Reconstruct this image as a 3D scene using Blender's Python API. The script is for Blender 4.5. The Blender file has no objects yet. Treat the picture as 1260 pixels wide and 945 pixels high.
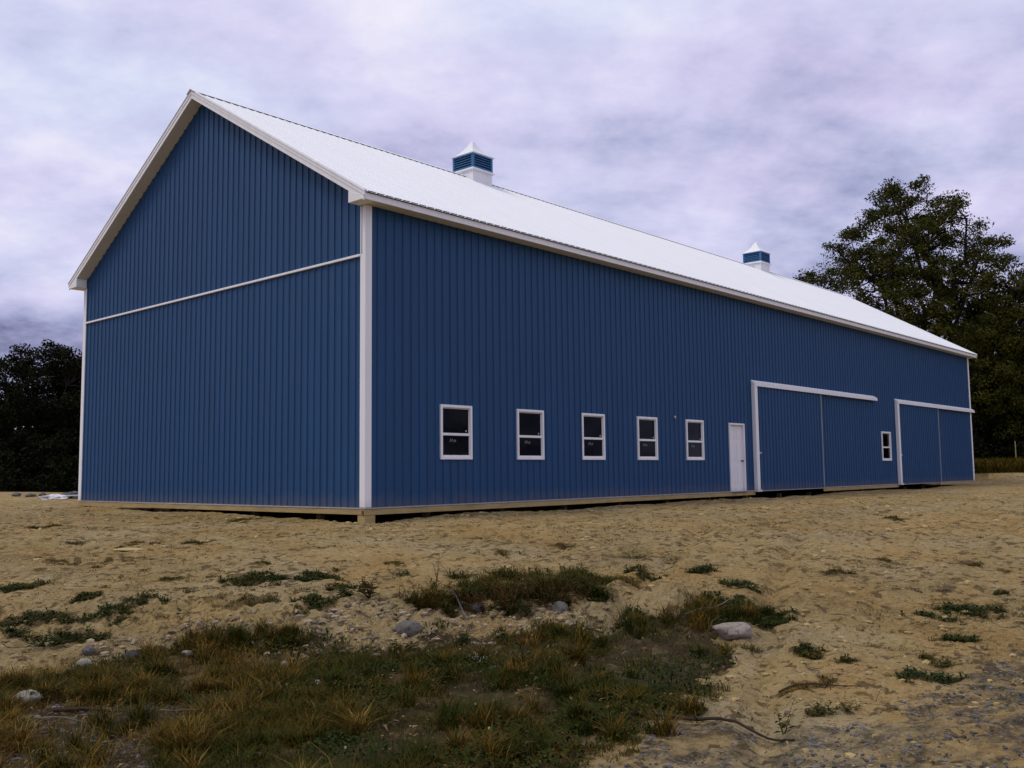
import bpy, bmesh, math, random
import numpy as np
from mathutils import Vector, Matrix, noise as mn

# ------------------------------------------------------------------ camera, world, light
SC = bpy.context.scene
rad = math.radians
camd = bpy.data.cameras.new('camera'); camo = bpy.data.objects.new('camera', camd)
SC.collection.objects.link(camo); SC.camera = camo
camd.sensor_width = 36.0; camd.lens = 1179.86/1260*36.0
camd.clip_start = 0.1; camd.clip_end = 3000
_F = Vector((0.741651, 0.66457761, 0.09105163)).normalized()
_R = Vector((0.66806642, -0.74401826, -0.01113923)).normalized()
_U = _R.cross(_F).normalized()
_m = Matrix((_R, _U, -_F)).transposed().to_4x4(); _m.translation = Vector((-12.16916, -14.81114, 0.67167))
camo.matrix_world = _m

SUN_EL, SUN_AZ = rad(58), rad(150)          # azimuth measured counter-clockwise from +X
SKY_ROT = math.pi/2 - SUN_AZ
w = bpy.data.worlds.new('World'); SC.world = w; w.use_nodes = True
nt = w.node_tree; nt.nodes.clear(); N = nt.nodes.new; Lk = nt.links.new
def mth(nt, op, a, b=None, c=None, clamp=False):
    n = nt.nodes.new('ShaderNodeMath'); n.operation = op; n.use_clamp = clamp
    for i, q in enumerate((a, b, c)):
        if q is None: continue
        if isinstance(q, (int, float)): n.inputs[i].default_value = q
        else: nt.links.new(q, n.inputs[i])
    return n.outputs[0]
def ramp(nt, fac, stops, interp='LINEAR'):
    n = nt.nodes.new('ShaderNodeValToRGB'); cr = n.color_ramp; cr.interpolation = interp
    while len(cr.elements) < len(stops): cr.elements.new(0.5)
    for e, (p, c) in zip(cr.elements, stops):
        e.position = p; e.color = (*c, 1) if len(c) == 3 else c
    nt.links.new(fac, n.inputs[0]); return n.outputs[0]
def nz(nt, vec, scale, detail=4, rough=0.55, dist=0.0, w=None):
    n = nt.nodes.new('ShaderNodeTexNoise'); n.inputs['Scale'].default_value = scale
    n.inputs['Detail'].default_value = detail; n.inputs['Roughness'].default_value = rough
    n.inputs['Distortion'].default_value = dist
    if vec is not None: nt.links.new(vec, n.inputs['Vector'])
    return n.outputs['Fac']
def mixc(nt, fac, a, b, mode='MIX'):
    n = nt.nodes.new('ShaderNodeMix'); n.data_type = 'RGBA'; n.blend_type = mode
    for k, q in ((0, fac), (6, a), (7, b)):
        if isinstance(q, (int, float)): n.inputs[k].default_value = q
        elif isinstance(q, tuple): n.inputs[k].default_value = (*q, 1)
        else: nt.links.new(q, n.inputs[k])
    return n.outputs[2]
tc = N('ShaderNodeTexCoord'); sx = N('ShaderNodeSeparateXYZ'); Lk(tc.outputs['Generated'], sx.inputs[0])
zc = mth(nt, 'MAXIMUM', sx.outputs[2], 0.0)
den = mth(nt, 'ADD', zc, 0.30)
cx_ = N('ShaderNodeCombineXYZ')
# cloud deck seen in perspective: rotate to the view heading so streaks run across it
ca, sa = 0.7448, 0.6673
ua = mth(nt, 'ADD', mth(nt, 'MULTIPLY', sx.outputs[0], ca), mth(nt, 'MULTIPLY', sx.outputs[1], sa))
va = mth(nt, 'SUBTRACT', mth(nt, 'MULTIPLY', sx.outputs[0], sa), mth(nt, 'MULTIPLY', sx.outputs[1], ca))
Lk(mth(nt, 'DIVIDE', ua, den), cx_.inputs[0]); Lk(mth(nt, 'DIVIDE', mth(nt, 'MULTIPLY', va, 0.8), den), cx_.inputs[1])
P = cx_.outputs[0]
n1 = nz(nt, P, 1.5, 8, 0.58, 0.12)
n2 = nz(nt, P, 5.2, 8, 0.58, 0.0)
n3 = nz(nt, P, 0.45, 3, 0.5, 0.0)
val = mth(nt, 'ADD', mth(nt, 'MULTIPLY', n1, 0.52), mth(nt, 'MULTIPLY', n2, 0.36))
val = mth(nt, 'ADD', val, mth(nt, 'MULTIPLY', n3, 0.25))
elev = ramp(nt, sx.outputs[2], [(0.0, (0.08,)*3), (0.10, (0.19,)*3), (0.20, (0.40,)*3), (0.36, (0.58,)*3), (0.55, (0.68,)*3), (1, (0.72,)*3)])
val = mth(nt, 'ADD', mth(nt, 'MULTIPLY', mth(nt, 'SUBTRACT', val, 0.556), 2.9), elev)
cloud = ramp(nt, val, [(0.0, (0.18, 0.19, 0.33)), (0.16, (0.36, 0.375, 0.60)), (0.32, (0.53, 0.535, 0.78)),
                       (0.46, (0.66, 0.655, 0.90)), (0.58, (0.73, 0.74, 0.97)), (0.72, (0.82, 0.85, 1.02)), (0.95, (0.98, 1.0, 1.06))])
tn_ = ramp(nt, nz(nt, P, 2.6, 6, 0.6), [(0.38, (0.955, 1.0, 1.0)), (0.62, (1.03, 0.965, 1.0))])
cloud = mixc(nt, 1.0, cloud, tn_, 'MULTIPLY')
sky = N('ShaderNodeTexSky'); sky.sky_type = 'NISHITA'; sky.sun_disc = False
sky.sun_elevation = SUN_EL; sky.sun_rotation = SKY_ROT; sky.air_density = 1.0
bg1 = N('ShaderNodeBackground'); Lk(sky.outputs[0], bg1.inputs[0]); bg1.inputs[1].default_value = 0.05
bg2 = N('ShaderNodeBackground'); Lk(cloud, bg2.inputs[0]); bg2.inputs[1].default_value = 0.98
mx = N('ShaderNodeMixShader'); mx.inputs[0].default_value = 0.93
Lk(bg1.outputs[0], mx.inputs[1]); Lk(bg2.outputs[0], mx.inputs[2])
wo = N('ShaderNodeOutputWorld'); Lk(mx.outputs[0], wo.inputs[0])

sund = bpy.data.lights.new('sun', 'SUN'); sund.energy = 1.25; sund.angle = rad(18); sund.color = (1.0, 0.90, 0.72)
suno = bpy.data.objects.new('sun', sund); SC.collection.objects.link(suno)
sd = Vector((math.cos(SUN_AZ)*math.cos(SUN_EL), math.sin(SUN_AZ)*math.cos(SUN_EL), math.sin(SUN_EL)))
suno.rotation_euler = sd.to_track_quat('Z', 'Y').to_euler()
suno.location = (0, 0, 60)

vs = SC.view_settings; vs.view_transform = 'Standard'; vs.look = 'None'; vs.exposure = 0.0; vs.gamma = 1.0
SC.render.resolution_x = 1024; SC.render.resolution_y = 768

# ------------------------------------------------------------------ terrain function (shared by everything that stands on the yard)
CAM = np.array([-12.1692, -14.8111, 0.6717])
FW = np.array([0.7448, 0.6673]); RT = np.array([0.6673, -0.7448])   # horizontal viewing axis used to lay out the yard
def uv(x, y):
    dx = x - CAM[0]; dy = y - CAM[1]
    return dx*FW[0] + dy*FW[1], dx*RT[0] + dy*RT[1]
def xy(u, v):
    return CAM[0] + u*FW[0] + v*RT[0], CAM[1] + u*FW[1] + v*RT[1]
def sst(a, b, t):
    t = np.clip((t - a)/(b - a), 0, 1); return t*t*(3 - 2*t)
def vnoise(x, y, seed=0):
    xi = np.floor(x).astype(np.int64); yi = np.floor(y).astype(np.int64)
    fx = x - xi; fy = y - yi; fx = fx*fx*(3 - 2*fx); fy = fy*fy*(3 - 2*fy)
    def h(a, b):
        n = (a*374761393 + b*668265263 + seed*974711) & 0xffffffff
        n = ((n ^ (n >> 13))*1274126177) & 0xffffffff
        return ((n ^ (n >> 16)) & 0xffff)/65535.0
    a = h(xi, yi); b = h(xi+1, yi); c = h(xi, yi+1); d = h(xi+1, yi+1)
    return (a + (b-a)*fx) + ((c + (d-c)*fx) - (a + (b-a)*fx))*fy - 0.5
def terr_base(x, y):
    u, v = uv(x, y)
    z = -0.228 + 0.030*sst(24, 40, u)*sst(0, 6, v) - 0.07*np.exp(-((x-0.3)**2+(y-0.2)**2)/1.6) - 0.682*(1 - sst(7, 17, u))
    m = sst(-8, -5, v)*(1 - sst(1.6, 3.0, v))
    z = z + m*(0.11*np.exp(-((u-10.35)/0.75)**2) - 0.09*(1 - sst(8.4, 9.8, u)))
    z = z + 0.17*np.exp(-((u-10.0)**2 + (v-1.66)**2)/0.10)
    z = z + 0.82*sst(48, 55, u)*sst(17, 23, v)
    z = z + 0.25*sst(33, 42, u)*(1 - sst(-30, -12, v))*1.0 - 1.6*sst(46, 70, u)*(1 - sst(-20, -8, v))
    z = z - 0.09*sst(-0.9, -0.1, y)*(1 - sst(0.5, 1.2, y))*(sst(15.8, 16.6, x)*(1 - sst(20, 21.2, x)) + sst(28, 28.8, x)*(1 - sst(32.4, 33.6, x)))
    # the dug-out strip under the raised barn
    ins = sst(-0.05, 0.5, x)*(1 - sst(38.0, 38.5, x))*sst(-0.05, 0.5, y)*(1 - sst(12.2, 12.7, y))
    return z - 0.16*ins
def terr(x, y):
    u, v = uv(x, y); d = np.hypot(u, v)
    near = 1 - sst(25, 60, d)
    z = terr_base(x, y)
    z = z + 0.09*vnoise(x*0.35, y*0.35, 1) + 0.05*vnoise(x*0.9, y*0.9, 2)*near
    z = z + (0.035*vnoise(x*2.3, y*2.3, 3) + 0.036*vnoise(x*5.1, y*5.1, 4))*near
    m = sst(-8, -5, v)*(1 - sst(1.9, 3.0, v))*np.exp(-((u-9.6)/1.1)**2)
    for o_, k_ in ((5.0, 0.012), (8.6, 0.020)):
        f_ = np.abs(y + o_ + k_*(x-16)**2 + 0.25*vnoise(x*0.4, y*0.4, 7)) - 0.8
        z = z - (0.065 + 0.035*vnoise(x*6, y*6, 8))*np.exp(-(f_/0.13)**2)*near + 0.022*np.exp(-((np.abs(f_)-0.27)/0.09)**2)*near
    lump = 0.023 + 0.05*m
    return z + lump*vnoise(x*11, y*11, 5)*near + (0.014 + 0.03*m)*vnoise(x*25, y*25, 6)*(1 - sst(14, 30, d))
PATCHES = [(-5.66, -4.76, 0.34, 0.34, 'g'), (-5.01, -5.09, 0.28, 0.41, 'g'), (-6.41, -6.09, 0.46, 0.23, 'b'), (-6.06, -6.47, 0.21, 0.27, 'g'), (-7.15, -5.06, 0.21, 0.17, 'g'), (-7.47, -5.39, 0.24, 0.18, 'g'), (-7.06, -5.63, 0.29, 0.12, 'g'), (-7.98, -4.79, 0.41, 0.23, 'g'), (-8.39, -5.06, 0.19, 0.14, 'g'), (-7.45, -2.75, 0.21, 0.27, 'g'), (-7.53, -4.37, 0.17, 0.2, 'g'), (-5.67, -0.02, 0.15, 0.26, 'b'), (-5.1, -1.03, 0.24, 0.25, 'b'), (-5.83, -1.97, 0.2, 0.25, 'b'), (-6.58, -1.67, 0.24, 0.17, 'b'), (-6.36, -2.3, 0.21, 0.16, 'b'), (-7.96, -5.63, 0.27, 0.1, 'g'), (-4.63, -7.71, 0.67, 0.62, 't'), (-3.89, -8.02, 0.55, 0.59, 't'), (-5.14, -7.45, 0.38, 0.28, 't'), (-3.47, -7.11, 0.58, 0.33, 't'), (-5.24, -6.12, 0.15, 0.75, 'g'), (-2.36, -8.17, 0.18, 0.31, 'g'), (-4.05, -5.74, 0.18, 0.2, 'g'), (-3.92, -8.53, 0.1, 0.31, 'g'), (-3.15, -8.26, 0.23, 0.33, 'b'), (-3.88, -9.47, 0.11, 0.07, 'b'), (-2.43, -9.35, 0.25, 0.28, 'g'), (-1.84, -8.65, 0.16, 0.19, 'g'), (-3.39, -10.06, 0.37, 0.32, 'g'), (-2.06, -11.61, 0.4, 0.41, 'g'), (-0.82, -11.81, 0.17, 0.15, 'g'), (-4.01, -12.09, 0.14, 0.17, 'g'), (-4.65, -12.26, 0.2, 0.18, 'g'), (-3.29, -11.96, 0.18, 0.12, 'g'), (-4.41, -11.19, 0.12, 0.13, 'g'), (-4.44, -11.47, 0.06, 0.12, 'g'), (-5.28, -11.5, 0.21, 0.16, 'b'), (-5.86, -11.91, 0.1, 0.12, 'g'), (-5.76, -12.08, 0.08, 0.11, 'g'), (-0.75, -9.85, 0.14, 0.14, 'b'), (-5.55, -12.26, 0.05, 0.08, 'b'), (-4.94, -10.34, 0.42, 0.16, 'b'), (-6.33, -4.61, 0.13, 0.24, 'b'), (-6.05, -3.72, 0.12, 0.15, 'b'), (-4.82, -3.88, 0.15, 0.11, 'b'), (-3.7, -5.02, 0.15, 0.11, 'b'), (-2.33, -5.81, 0.2, 0.19, 'b'), (-1.37, -6.18, 0.16, 0.14, 'b'), (0.72, -11.37, 0.1, 0.14, 'b'), (0.94, -10.84, 0.12, 0.16, 'b'), (0.31, -10.04, 0.1, 0.1, 'b'), (-4.48, -1.57, 0.17, 0.17, 'b'), (-3.55, -3.61, 0.16, 0.14, 'b'), (4.62, -8.64, 0.14, 0.41, 'b'), (-4.95, 2.63, 0.14, 0.5, 'b'), (-1.41, 2.04, 0.19, 1.01, 'b')]
GRASS = [(-9.47, -6.65), (-9.14, -6.68), (-8.69, -6.49), (-8.17, -6.42), (-7.44, -6.62), (-6.88, -6.97), (-6.69, -7.34), (-6.54, -7.86), (-6.21, -7.92), (-5.61, -8.17), (-5.36, -8.77), (-4.95, -9.03), (-4.39, -9.39), (-3.96, -9.67), (-3.37, -9.87), (-2.92, -10.13), (-3.38, -10.32), (-4.05, -10.11), (-4.39, -10.27), (-4.66, -10.62), (-5.52, -10.7), (-6.18, -10.98), (-6.41, -11.24), (-6.86, -11.09), (-7.52, -11.07), (-8.39, -11.71), (-9.07, -12.31), (-10.69, -10.41)]
GRAVEL_L = [(-9.3, -7.43), (-8.81, -7.38), (-8.5, -8.14), (-8.62, -8.79), (-9.04, -9.04), (-9.79, -10.04), (-10.19, -9.56)]
GRAVEL_R = [(-8.75, -12.06), (-7.73, -11.36), (-7.08, -11.12), (-6.5, -11.3), (-6.43, -11.9), (-5.73, -12.36), (-3.13, -12.48), (-2.75, -12.95), (-7.44, -13.83)]
RUBBLE = [(-8.17, -5.92), (-7.58, -5.99), (-6.98, -6.14), (-6.09, -6.79), (-5.4, -6.99), (-5.21, -7.76), (-4.35, -8.56), (-3.94, -9.28), (-4.61, -9.35), (-5.36, -8.77), (-5.82, -8.38), (-6.61, -7.94), (-7.06, -7.23), (-7.49, -6.72), (-8.36, -6.81)]
def TZ(x, y): return float(terr(np.array([float(x)]), np.array([float(y)]))[0])
def inpoly(x, y, poly):
    ins = np.zeros(x.shape, bool); n = len(poly)
    for i in range(n):
        x1, y1 = poly[i]; x2, y2 = poly[(i+1) % n]
        c = ((y1 > y) != (y2 > y)) & (x < (x2-x1)*(y-y1)/((y2-y1) + 1e-12) + x1)
        ins ^= c
    return ins
def softpoly(x, y, poly, wob=0.35, seed=9):
    # ragged membership: wobble the query point
    return inpoly(x + wob*vnoise(x*3, y*3, seed) + wob*0.6*vnoise(x*9, y*9, seed+1),
                  y + wob*vnoise(x*3, y*3, seed+2) + wob*0.6*vnoise(x*9, y*9, seed+3), poly)

def patchm(x, y, px, py, rx, ry):
    du = (x-px)*FW[0] + (y-py)*FW[1]; dv = (x-px)*RT[0] + (y-py)*RT[1]
    dd = np.sqrt((du/(1.15*min(ry, 0.5)))**2 + (dv/(1.15*rx))**2)
    return 0.55 - 0.75*dd + 1.5*vnoise(x*4.3, y*4.3, 31) + 0.9*vnoise(x*11, y*11, 32) + 0.5*vnoise(x*27, y*27, 33)

# ------------------------------------------------------------------ materials
MATS = {}
def newmat(name, base=(0.5,)*3, rough=0.6, spec=0.4, metal=0.0):
    m = bpy.data.materials.new(name); m.use_nodes = True
    b = m.node_tree.nodes['Principled BSDF']
    b.inputs['Base Color'].default_value = (*base, 1); b.inputs['Roughness'].default_value = rough
    b.inputs['Specular IOR Level'].default_value = spec; b.inputs['Metallic'].default_value = metal
    MATS[name] = m; return m, m.node_tree, b
def bump(nt, b, h, strength=0.3, dist=0.01):
    n = nt.nodes.new('ShaderNodeBump'); n.inputs['Strength'].default_value = strength; n.inputs['Distance'].default_value = dist
    nt.links.new(h, n.inputs['Height']); nt.links.new(n.outputs[0], b.inputs['Normal'])
def objco(nt, scale=(1, 1, 1)):
    t = nt.nodes.new('ShaderNodeTexCoord'); m = nt.nodes.new('ShaderNodeMapping'); m.inputs['Scale'].default_value = scale
    nt.links.new(t.outputs['Object'], m.inputs[0]); return m.outputs[0]

def painted(name, col, rough=0.42, spec=0.45, var=0.10, dirt=(0.20, 0.15, 0.09), dirt_h=0.5, streak=(6, 6, 0.25), wav=0.25):
    m, t, b = newmat(name, col, rough, spec)
    v = objco(t, streak); v2 = objco(t, (1, 1, 1))
    n = nz(t, v, 1.0, 5, 0.6)
    c = ramp(t, n, [(0.3, tuple(q*(1-var) for q in col)), (0.7, tuple(min(1, q*(1+var)) for q in col))])
    # splash of dust low on the wall
    s = t.nodes.new('ShaderNodeSeparateXYZ'); t.links.new(v2, s.inputs[0])
    nn = nz(t, objco(t, (3, 3, 1.3)), 1.5, 5, 0.65)
    f = mth(t, 'SUBTRACT', mth(t, 'MULTIPLY', nn, 1.1), mth(t, 'DIVIDE', s.outputs[2], dirt_h), clamp=True)
    c = mixc(t, mth(t, 'MULTIPLY', f, 0.45), c, dirt)
    t.links.new(c, b.inputs['Base Color'])
    r = mth(t, 'ADD', rough - 0.06, mth(t, 'MULTIPLY', nz(t, v2, 3.0, 4, 0.6), 0.14)); t.links.new(r, b.inputs['Roughness'])
    bump(t, b, nz(t, objco(t, (1.6, 1.6, 0.5)), 1.0, 2, 0.4), wav, 0.02)
    return m
painted('blue_steel', (0.0140, 0.061, 0.158), 0.55, 0.28)
painted('blue_louver', (0.045, 0.15, 0.32), 0.5, 0.3, dirt_h=0.01)
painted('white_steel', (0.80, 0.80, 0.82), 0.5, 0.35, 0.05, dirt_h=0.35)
painted('grey_trim', (0.36, 0.37, 0.40), 0.5, 0.3, dirt_h=0.3)
painted('roof_steel', (0.76, 0.78, 0.82), 0.42, 0.4, 0.03, dirt_h=0.0001, streak=(3, 0.4, 0.4), wav=0.1)
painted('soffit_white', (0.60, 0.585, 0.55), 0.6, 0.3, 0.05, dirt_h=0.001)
painted('door_white', (0.80, 0.78, 0.81), 0.5, 0.3, 0.04, dirt_h=0.25)
m, t, b = newmat('treated_lumber', (0.4, 0.3, 0.13), 0.8, 0.2)
n = nz(t, objco(t, (1.2, 1.2, 26)), 1.5, 6, 0.62, 1.2); n2 = nz(t, objco(t, (2, 2, 2)), 0.8, 3, 0.5)
t.links.new(ramp(t, mth(t, 'ADD', mth(t, 'MULTIPLY', n, 0.7), mth(t, 'MULTIPLY', n2, 0.3)),
    [(0.30, (0.20, 0.135, 0.055)), (0.48, (0.36, 0.265, 0.115)), (0.7, (0.47, 0.36, 0.17))]), b.inputs['Base Color'])
bump(t, b, n, 0.4, 0.004)
newmat('black_metal_and_shade', (0.02, 0.02, 0.02), 0.4, 0.5); newmat('closure_shade', (0.03, 0.03, 0.035), 0.9, 0.1)
newmat('rusty_bracket', (0.16, 0.07, 0.035), 0.8, 0.2)
newmat('label_paper', (0.22, 0.23, 0.23), 0.8, 0.2); newmat('latch_white', (0.6, 0.6, 0.6), 0.5, 0.4)
m, t, b = newmat('window_glass'); t.nodes.remove(b)
fr = t.nodes.new('ShaderNodeLayerWeight'); fr.inputs[0].default_value = 0.5
tr = t.nodes.new('ShaderNodeBsdfTransparent'); tr.inputs[0].default_value = (0.30, 0.33, 0.33, 1)
gl = t.nodes.new('ShaderNodeBsdfGlossy'); gl.inputs['Roughness'].default_value = 0.03; gl.inputs[0].default_value = (0.9, 0.9, 0.9, 1)
ms = t.nodes.new('ShaderNodeMixShader'); t.links.new(mth(t, 'ADD', mth(t, 'MULTIPLY', mth(t, 'POWER', fr.outputs['Facing'], 5.0), 0.9), 0.012), ms.inputs[0])
bp = t.nodes.new('ShaderNodeBump'); bp.inputs['Strength'].default_value = 0.08; bp.inputs['Distance'].default_value = 0.02
t.links.new(nz(t, objco(t), 3.0, 2), bp.inputs['Height']); t.links.new(bp.outputs[0], gl.inputs['Normal'])
t.links.new(tr.outputs[0], ms.inputs[1]); t.links.new(gl.outputs[0], ms.inputs[2]); t.links.new(ms.outputs[0], t.nodes['Material Output'].inputs[0])

# ground: sand with dark flecks (damp crumbs, and shade of hollows put into the colour), gravel and humus where the attributes say so
m, t, b = newmat('sandy_soil', (0.3, 0.23, 0.1), 0.95, 0.12)
oc = objco(t)
ga = t.nodes.new('ShaderNodeAttribute'); ga.attribute_name = 'gravel'
ha = t.nodes.new('ShaderNodeAttribute'); ha.attribute_name = 'humus'
big = nz(t, oc, 0.22, 5, 0.6); med = nz(t, oc, 1.7, 6, 0.62, 0.4); fin = nz(t, oc, 14, 6, 0.68); gr_ = nz(t, oc, 75, 4, 0.7)
mixv = mth(t, 'ADD', mth(t, 'ADD', mth(t, 'MULTIPLY', big, 0.25), mth(t, 'MULTIPLY', med, 0.35)), mth(t, 'MULTIPLY', fin, 0.4))
sand = ramp(t, mixv, [(0.33, (0.17, 0.118, 0.04)), (0.42, (0.285, 0.207, 0.082)), (0.50, (0.385, 0.287, 0.122)), (0.60, (0.455, 0.355, 0.172)), (0.72, (0.53, 0.43, 0.22))])
tint = ramp(t, nz(t, oc, 0.5, 4, 0.6, 0.5), [(0.35, (1.0, 0.88, 0.76)), (0.52, (0.98, 0.96, 0.98)), (0.68, (0.92, 0.95, 1.15))])
sand = mixc(t, 1.0, sand, tint, 'MULTIPLY')
fk = nz(t, oc, 6.5, 5, 0.62, 0.6); patch = ramp(t, nz(t, oc, 0.55, 4, 0.6), [(0.36, (0, 0, 0)), (0.62, (1, 1, 1))])
fm = ramp(t, mth(t, 'ADD', fk, mth(t, 'MULTIPLY', patch, 0.07)), [(0.585, (0, 0, 0)), (0.635, (1, 1, 1))])
sand = mixc(t, mth(t, 'MULTIPLY', fm, 0.8), sand, (0.085, 0.056, 0.022))
fk2 = ramp(t, nz(t, oc, 17, 4, 0.65, 0.4), [(0.57, (0, 0, 0)), (0.64, (1, 1, 1))])
sand = mixc(t, mth(t, 'MULTIPLY', fk2, 0.55), sand, (0.14, 0.095, 0.038))
pk = ramp(t, nz(t, oc, 9, 4, 0.65, 0.2), [(0.60, (0, 0, 0)), (0.68, (1, 1, 1))])
sand = mixc(t, mth(t, 'MULTIPLY', pk, 0.5), sand, (0.50, 0.42, 0.28))
sp = mth(t, 'GREATER_THAN', nz(t, oc, 42, 3, 0.6), 0.67)
sand = mixc(t, mth(t, 'MULTIPLY', sp, 0.75), sand, (0.45, 0.42, 0.36))
sp2 = mth(t, 'GREATER_THAN', nz(t, objco(t, (1, 1.3, 1)), 27, 4, 0.65), 0.645)
sand = mixc(t, mth(t, 'MULTIPLY', sp2, 0.8), sand, (0.055, 0.04, 0.022))
vo = t.nodes.new('ShaderNodeTexVoronoi'); vo.inputs['Scale'].default_value = 38; t.links.new(oc, vo.inputs['Vector'])
gcol = ramp(t, vo.outputs['Color'], [(0.1, (0.05, 0.047, 0.042)), (0.5, (0.11, 0.105, 0.095)), (0.9, (0.22, 0.21, 0.19))])
gd = ramp(t, vo.outputs['Distance'], [(0.2, (1, 1, 1)), (0.6, (0.25, 0.25, 0.25))]); gcol = mixc(t, 1.0, gcol, gd, 'MULTIPLY')
gf = mth(t, 'MULTIPLY', ga.outputs['Fac'], ramp(t, nz(t, oc, 5, 5, 0.65), [(0.42, (0, 0, 0)), (0.62, (0.75,)*3)]), clamp=True)
col = mixc(t, gf, sand, gcol)
hc = ramp(t, fin, [(0.35, (0.018, 0.013, 0.007)), (0.65, (0.07, 0.05, 0.024))])
hf = mth(t, 'MULTIPLY', ha.outputs['Fac'], ramp(t, nz(t, oc, 7, 5, 0.65), [(0.30, (0.45,)*3), (0.52, (1, 1, 1))]), clamp=True)
col = mixc(t, hf, col, hc)
t.links.new(col, b.inputs['Base Color'])
hh = mth(t, 'ADD', mth(t, 'MULTIPLY', fin, 1.0), mth(t, 'MULTIPLY', gr_, 0.35)); hh = mth(t, 'ADD', hh, mth(t, 'MULTIPLY', med, 1.4))
bump(t, b, hh, 1.0, 0.07)

def stone_mat(name, lo, hi, sc=3.0, rnd=True, speck=None):
    m, t, b = newmat(name, lo, 0.9, 0.15)
    oc = objco(t); n = nz(t, oc, sc, 6, 0.65)
    f = n
    if rnd:
        g = t.nodes.new('ShaderNodeNewGeometry')
        f = mth(t, 'ADD', mth(t, 'MULTIPLY', n, 0.4), mth(t, 'MULTIPLY', g.outputs['Random Per Island'], 0.6))
    c = ramp(t, f, [(0.2, lo), (0.8, hi)])
    if speck: c = mixc(t, mth(t, 'GREATER_THAN', nz(t, oc, sc*6, 4), 0.6), c, speck)
    t.links.new(c, b.inputs['Base Color']); bump(t, b, nz(t, oc, sc*4, 6, 0.7), 0.6, 0.02)
    return m
stone_mat('rubble_stone', (0.10, 0.078, 0.05), (0.40, 0.32, 0.22), 30)
stone_mat('grey_gravel', (0.045, 0.045, 0.045), (0.20, 0.19, 0.18), 30)
stone_mat('sand_clod', (0.17, 0.115, 0.042), (0.46, 0.355, 0.165), 20)
stone_mat('pale_rock', (0.17, 0.145, 0.12), (0.34, 0.30, 0.26), 5, False, (0.15, 0.12, 0.11))
stone_mat('grey_rock', (0.075, 0.068, 0.06), (0.18, 0.165, 0.145), 6, False, (0.05, 0.05, 0.048))
stone_mat('dark_rock', (0.035, 0.035, 0.04), (0.10, 0.098, 0.105), 6, False)
stone_mat('white_rock', (0.15, 0.14, 0.12), (0.36, 0.34, 0.30), 8, False, (0.2, 0.19, 0.18))
def leaf_mat(name, stops, rough=0.65, attr=None, spec=0.06, amt=0.5):
    m, t, b = newmat(name, stops[0][1], rough, spec)
    g = t.nodes.new('ShaderNodeNewGeometry')
    if attr:
        a = t.nodes.new('ShaderNodeAttribute'); a.attribute_name = attr
        f = mth(t, 'ADD', mth(t, 'MULTIPLY', a.outputs['Fac'], 1-amt), mth(t, 'MULTIPLY', g.outputs['Random Per Island'], amt))
    else:
        n = nz(t, objco(t), 0.45, 4, 0.6)
        f = mth(t, 'ADD', mth(t, 'MULTIPLY', n, 1-amt), mth(t, 'MULTIPLY', g.outputs['Random Per Island'], amt))
    t.links.new(ramp(t, f, stops), b.inputs['Base Color']); return m
leaf_mat('grass_blades', [(0.08, (0.010, 0.020, 0.002)), (0.32, (0.020, 0.033, 0.003)), (0.48, (0.040, 0.040, 0.003)), (0.64, (0.070, 0.046, 0.005)), (0.82, (0.135, 0.072, 0.009)), (0.98, (0.28, 0.19, 0.05))], attr='tint', amt=0.4)
leaf_mat('weed_leaves', [(0.1, (0.012, 0.024, 0.004)), (0.40, (0.024, 0.036, 0.005)), (0.65, (0.06, 0.045, 0.007)), (0.9, (0.14, 0.058, 0.014))], attr='tint', amt=0.4)
leaf_mat('dead_leaves', [(0.1, (0.06, 0.03, 0.015)), (0.5, (0.16, 0.075, 0.035)), (0.9, (0.30, 0.22, 0.13))], amt=0.9)
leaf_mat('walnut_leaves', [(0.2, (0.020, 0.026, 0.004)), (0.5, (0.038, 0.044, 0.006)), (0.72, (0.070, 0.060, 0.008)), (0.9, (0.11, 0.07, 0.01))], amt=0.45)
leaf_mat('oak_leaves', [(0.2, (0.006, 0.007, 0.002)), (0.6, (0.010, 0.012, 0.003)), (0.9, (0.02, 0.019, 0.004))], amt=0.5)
m, t, b = newmat('bark', (0.05, 0.04, 0.03), 0.95, 0.1)
t.links.new(ramp(t, nz(t, objco(t, (4, 4, 0.8)), 3, 6, 0.65), [(0.3, (0.010, 0.008, 0.006)), (0.7, (0.035, 0.029, 0.023))]), b.inputs['Base Color'])
m, t, b = newmat('dry_stick', (0.2, 0.17, 0.14), 0.9, 0.1)
t.links.new(ramp(t, nz(t, objco(t, (10, 10, 10)), 2, 5, 0.65), [(0.3, (0.07, 0.055, 0.04)), (0.7, (0.20, 0.17, 0.13))]), b.inputs['Base Color'])
newmat('dark_stick', (0.035, 0.026, 0.02), 0.9, 0.15); newmat('dock_stem', (0.10, 0.035, 0.018), 0.8, 0.1)
newmat('plastic_white', (0.62, 0.63, 0.66), 0.45, 0.4); newmat('tarp_dark', (0.05, 0.05, 0.055), 0.6, 0.3)
newmat('petal_white', (0.5, 0.5, 0.42), 0.7, 0.2); newmat('stake_wood', (0.34, 0.27, 0.16), 0.85, 0.15)
newmat('pipe_grey', (0.09, 0.09, 0.095), 0.5, 0.4); newmat('green_stem', (0.05, 0.07, 0.02), 0.7, 0.2)

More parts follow.
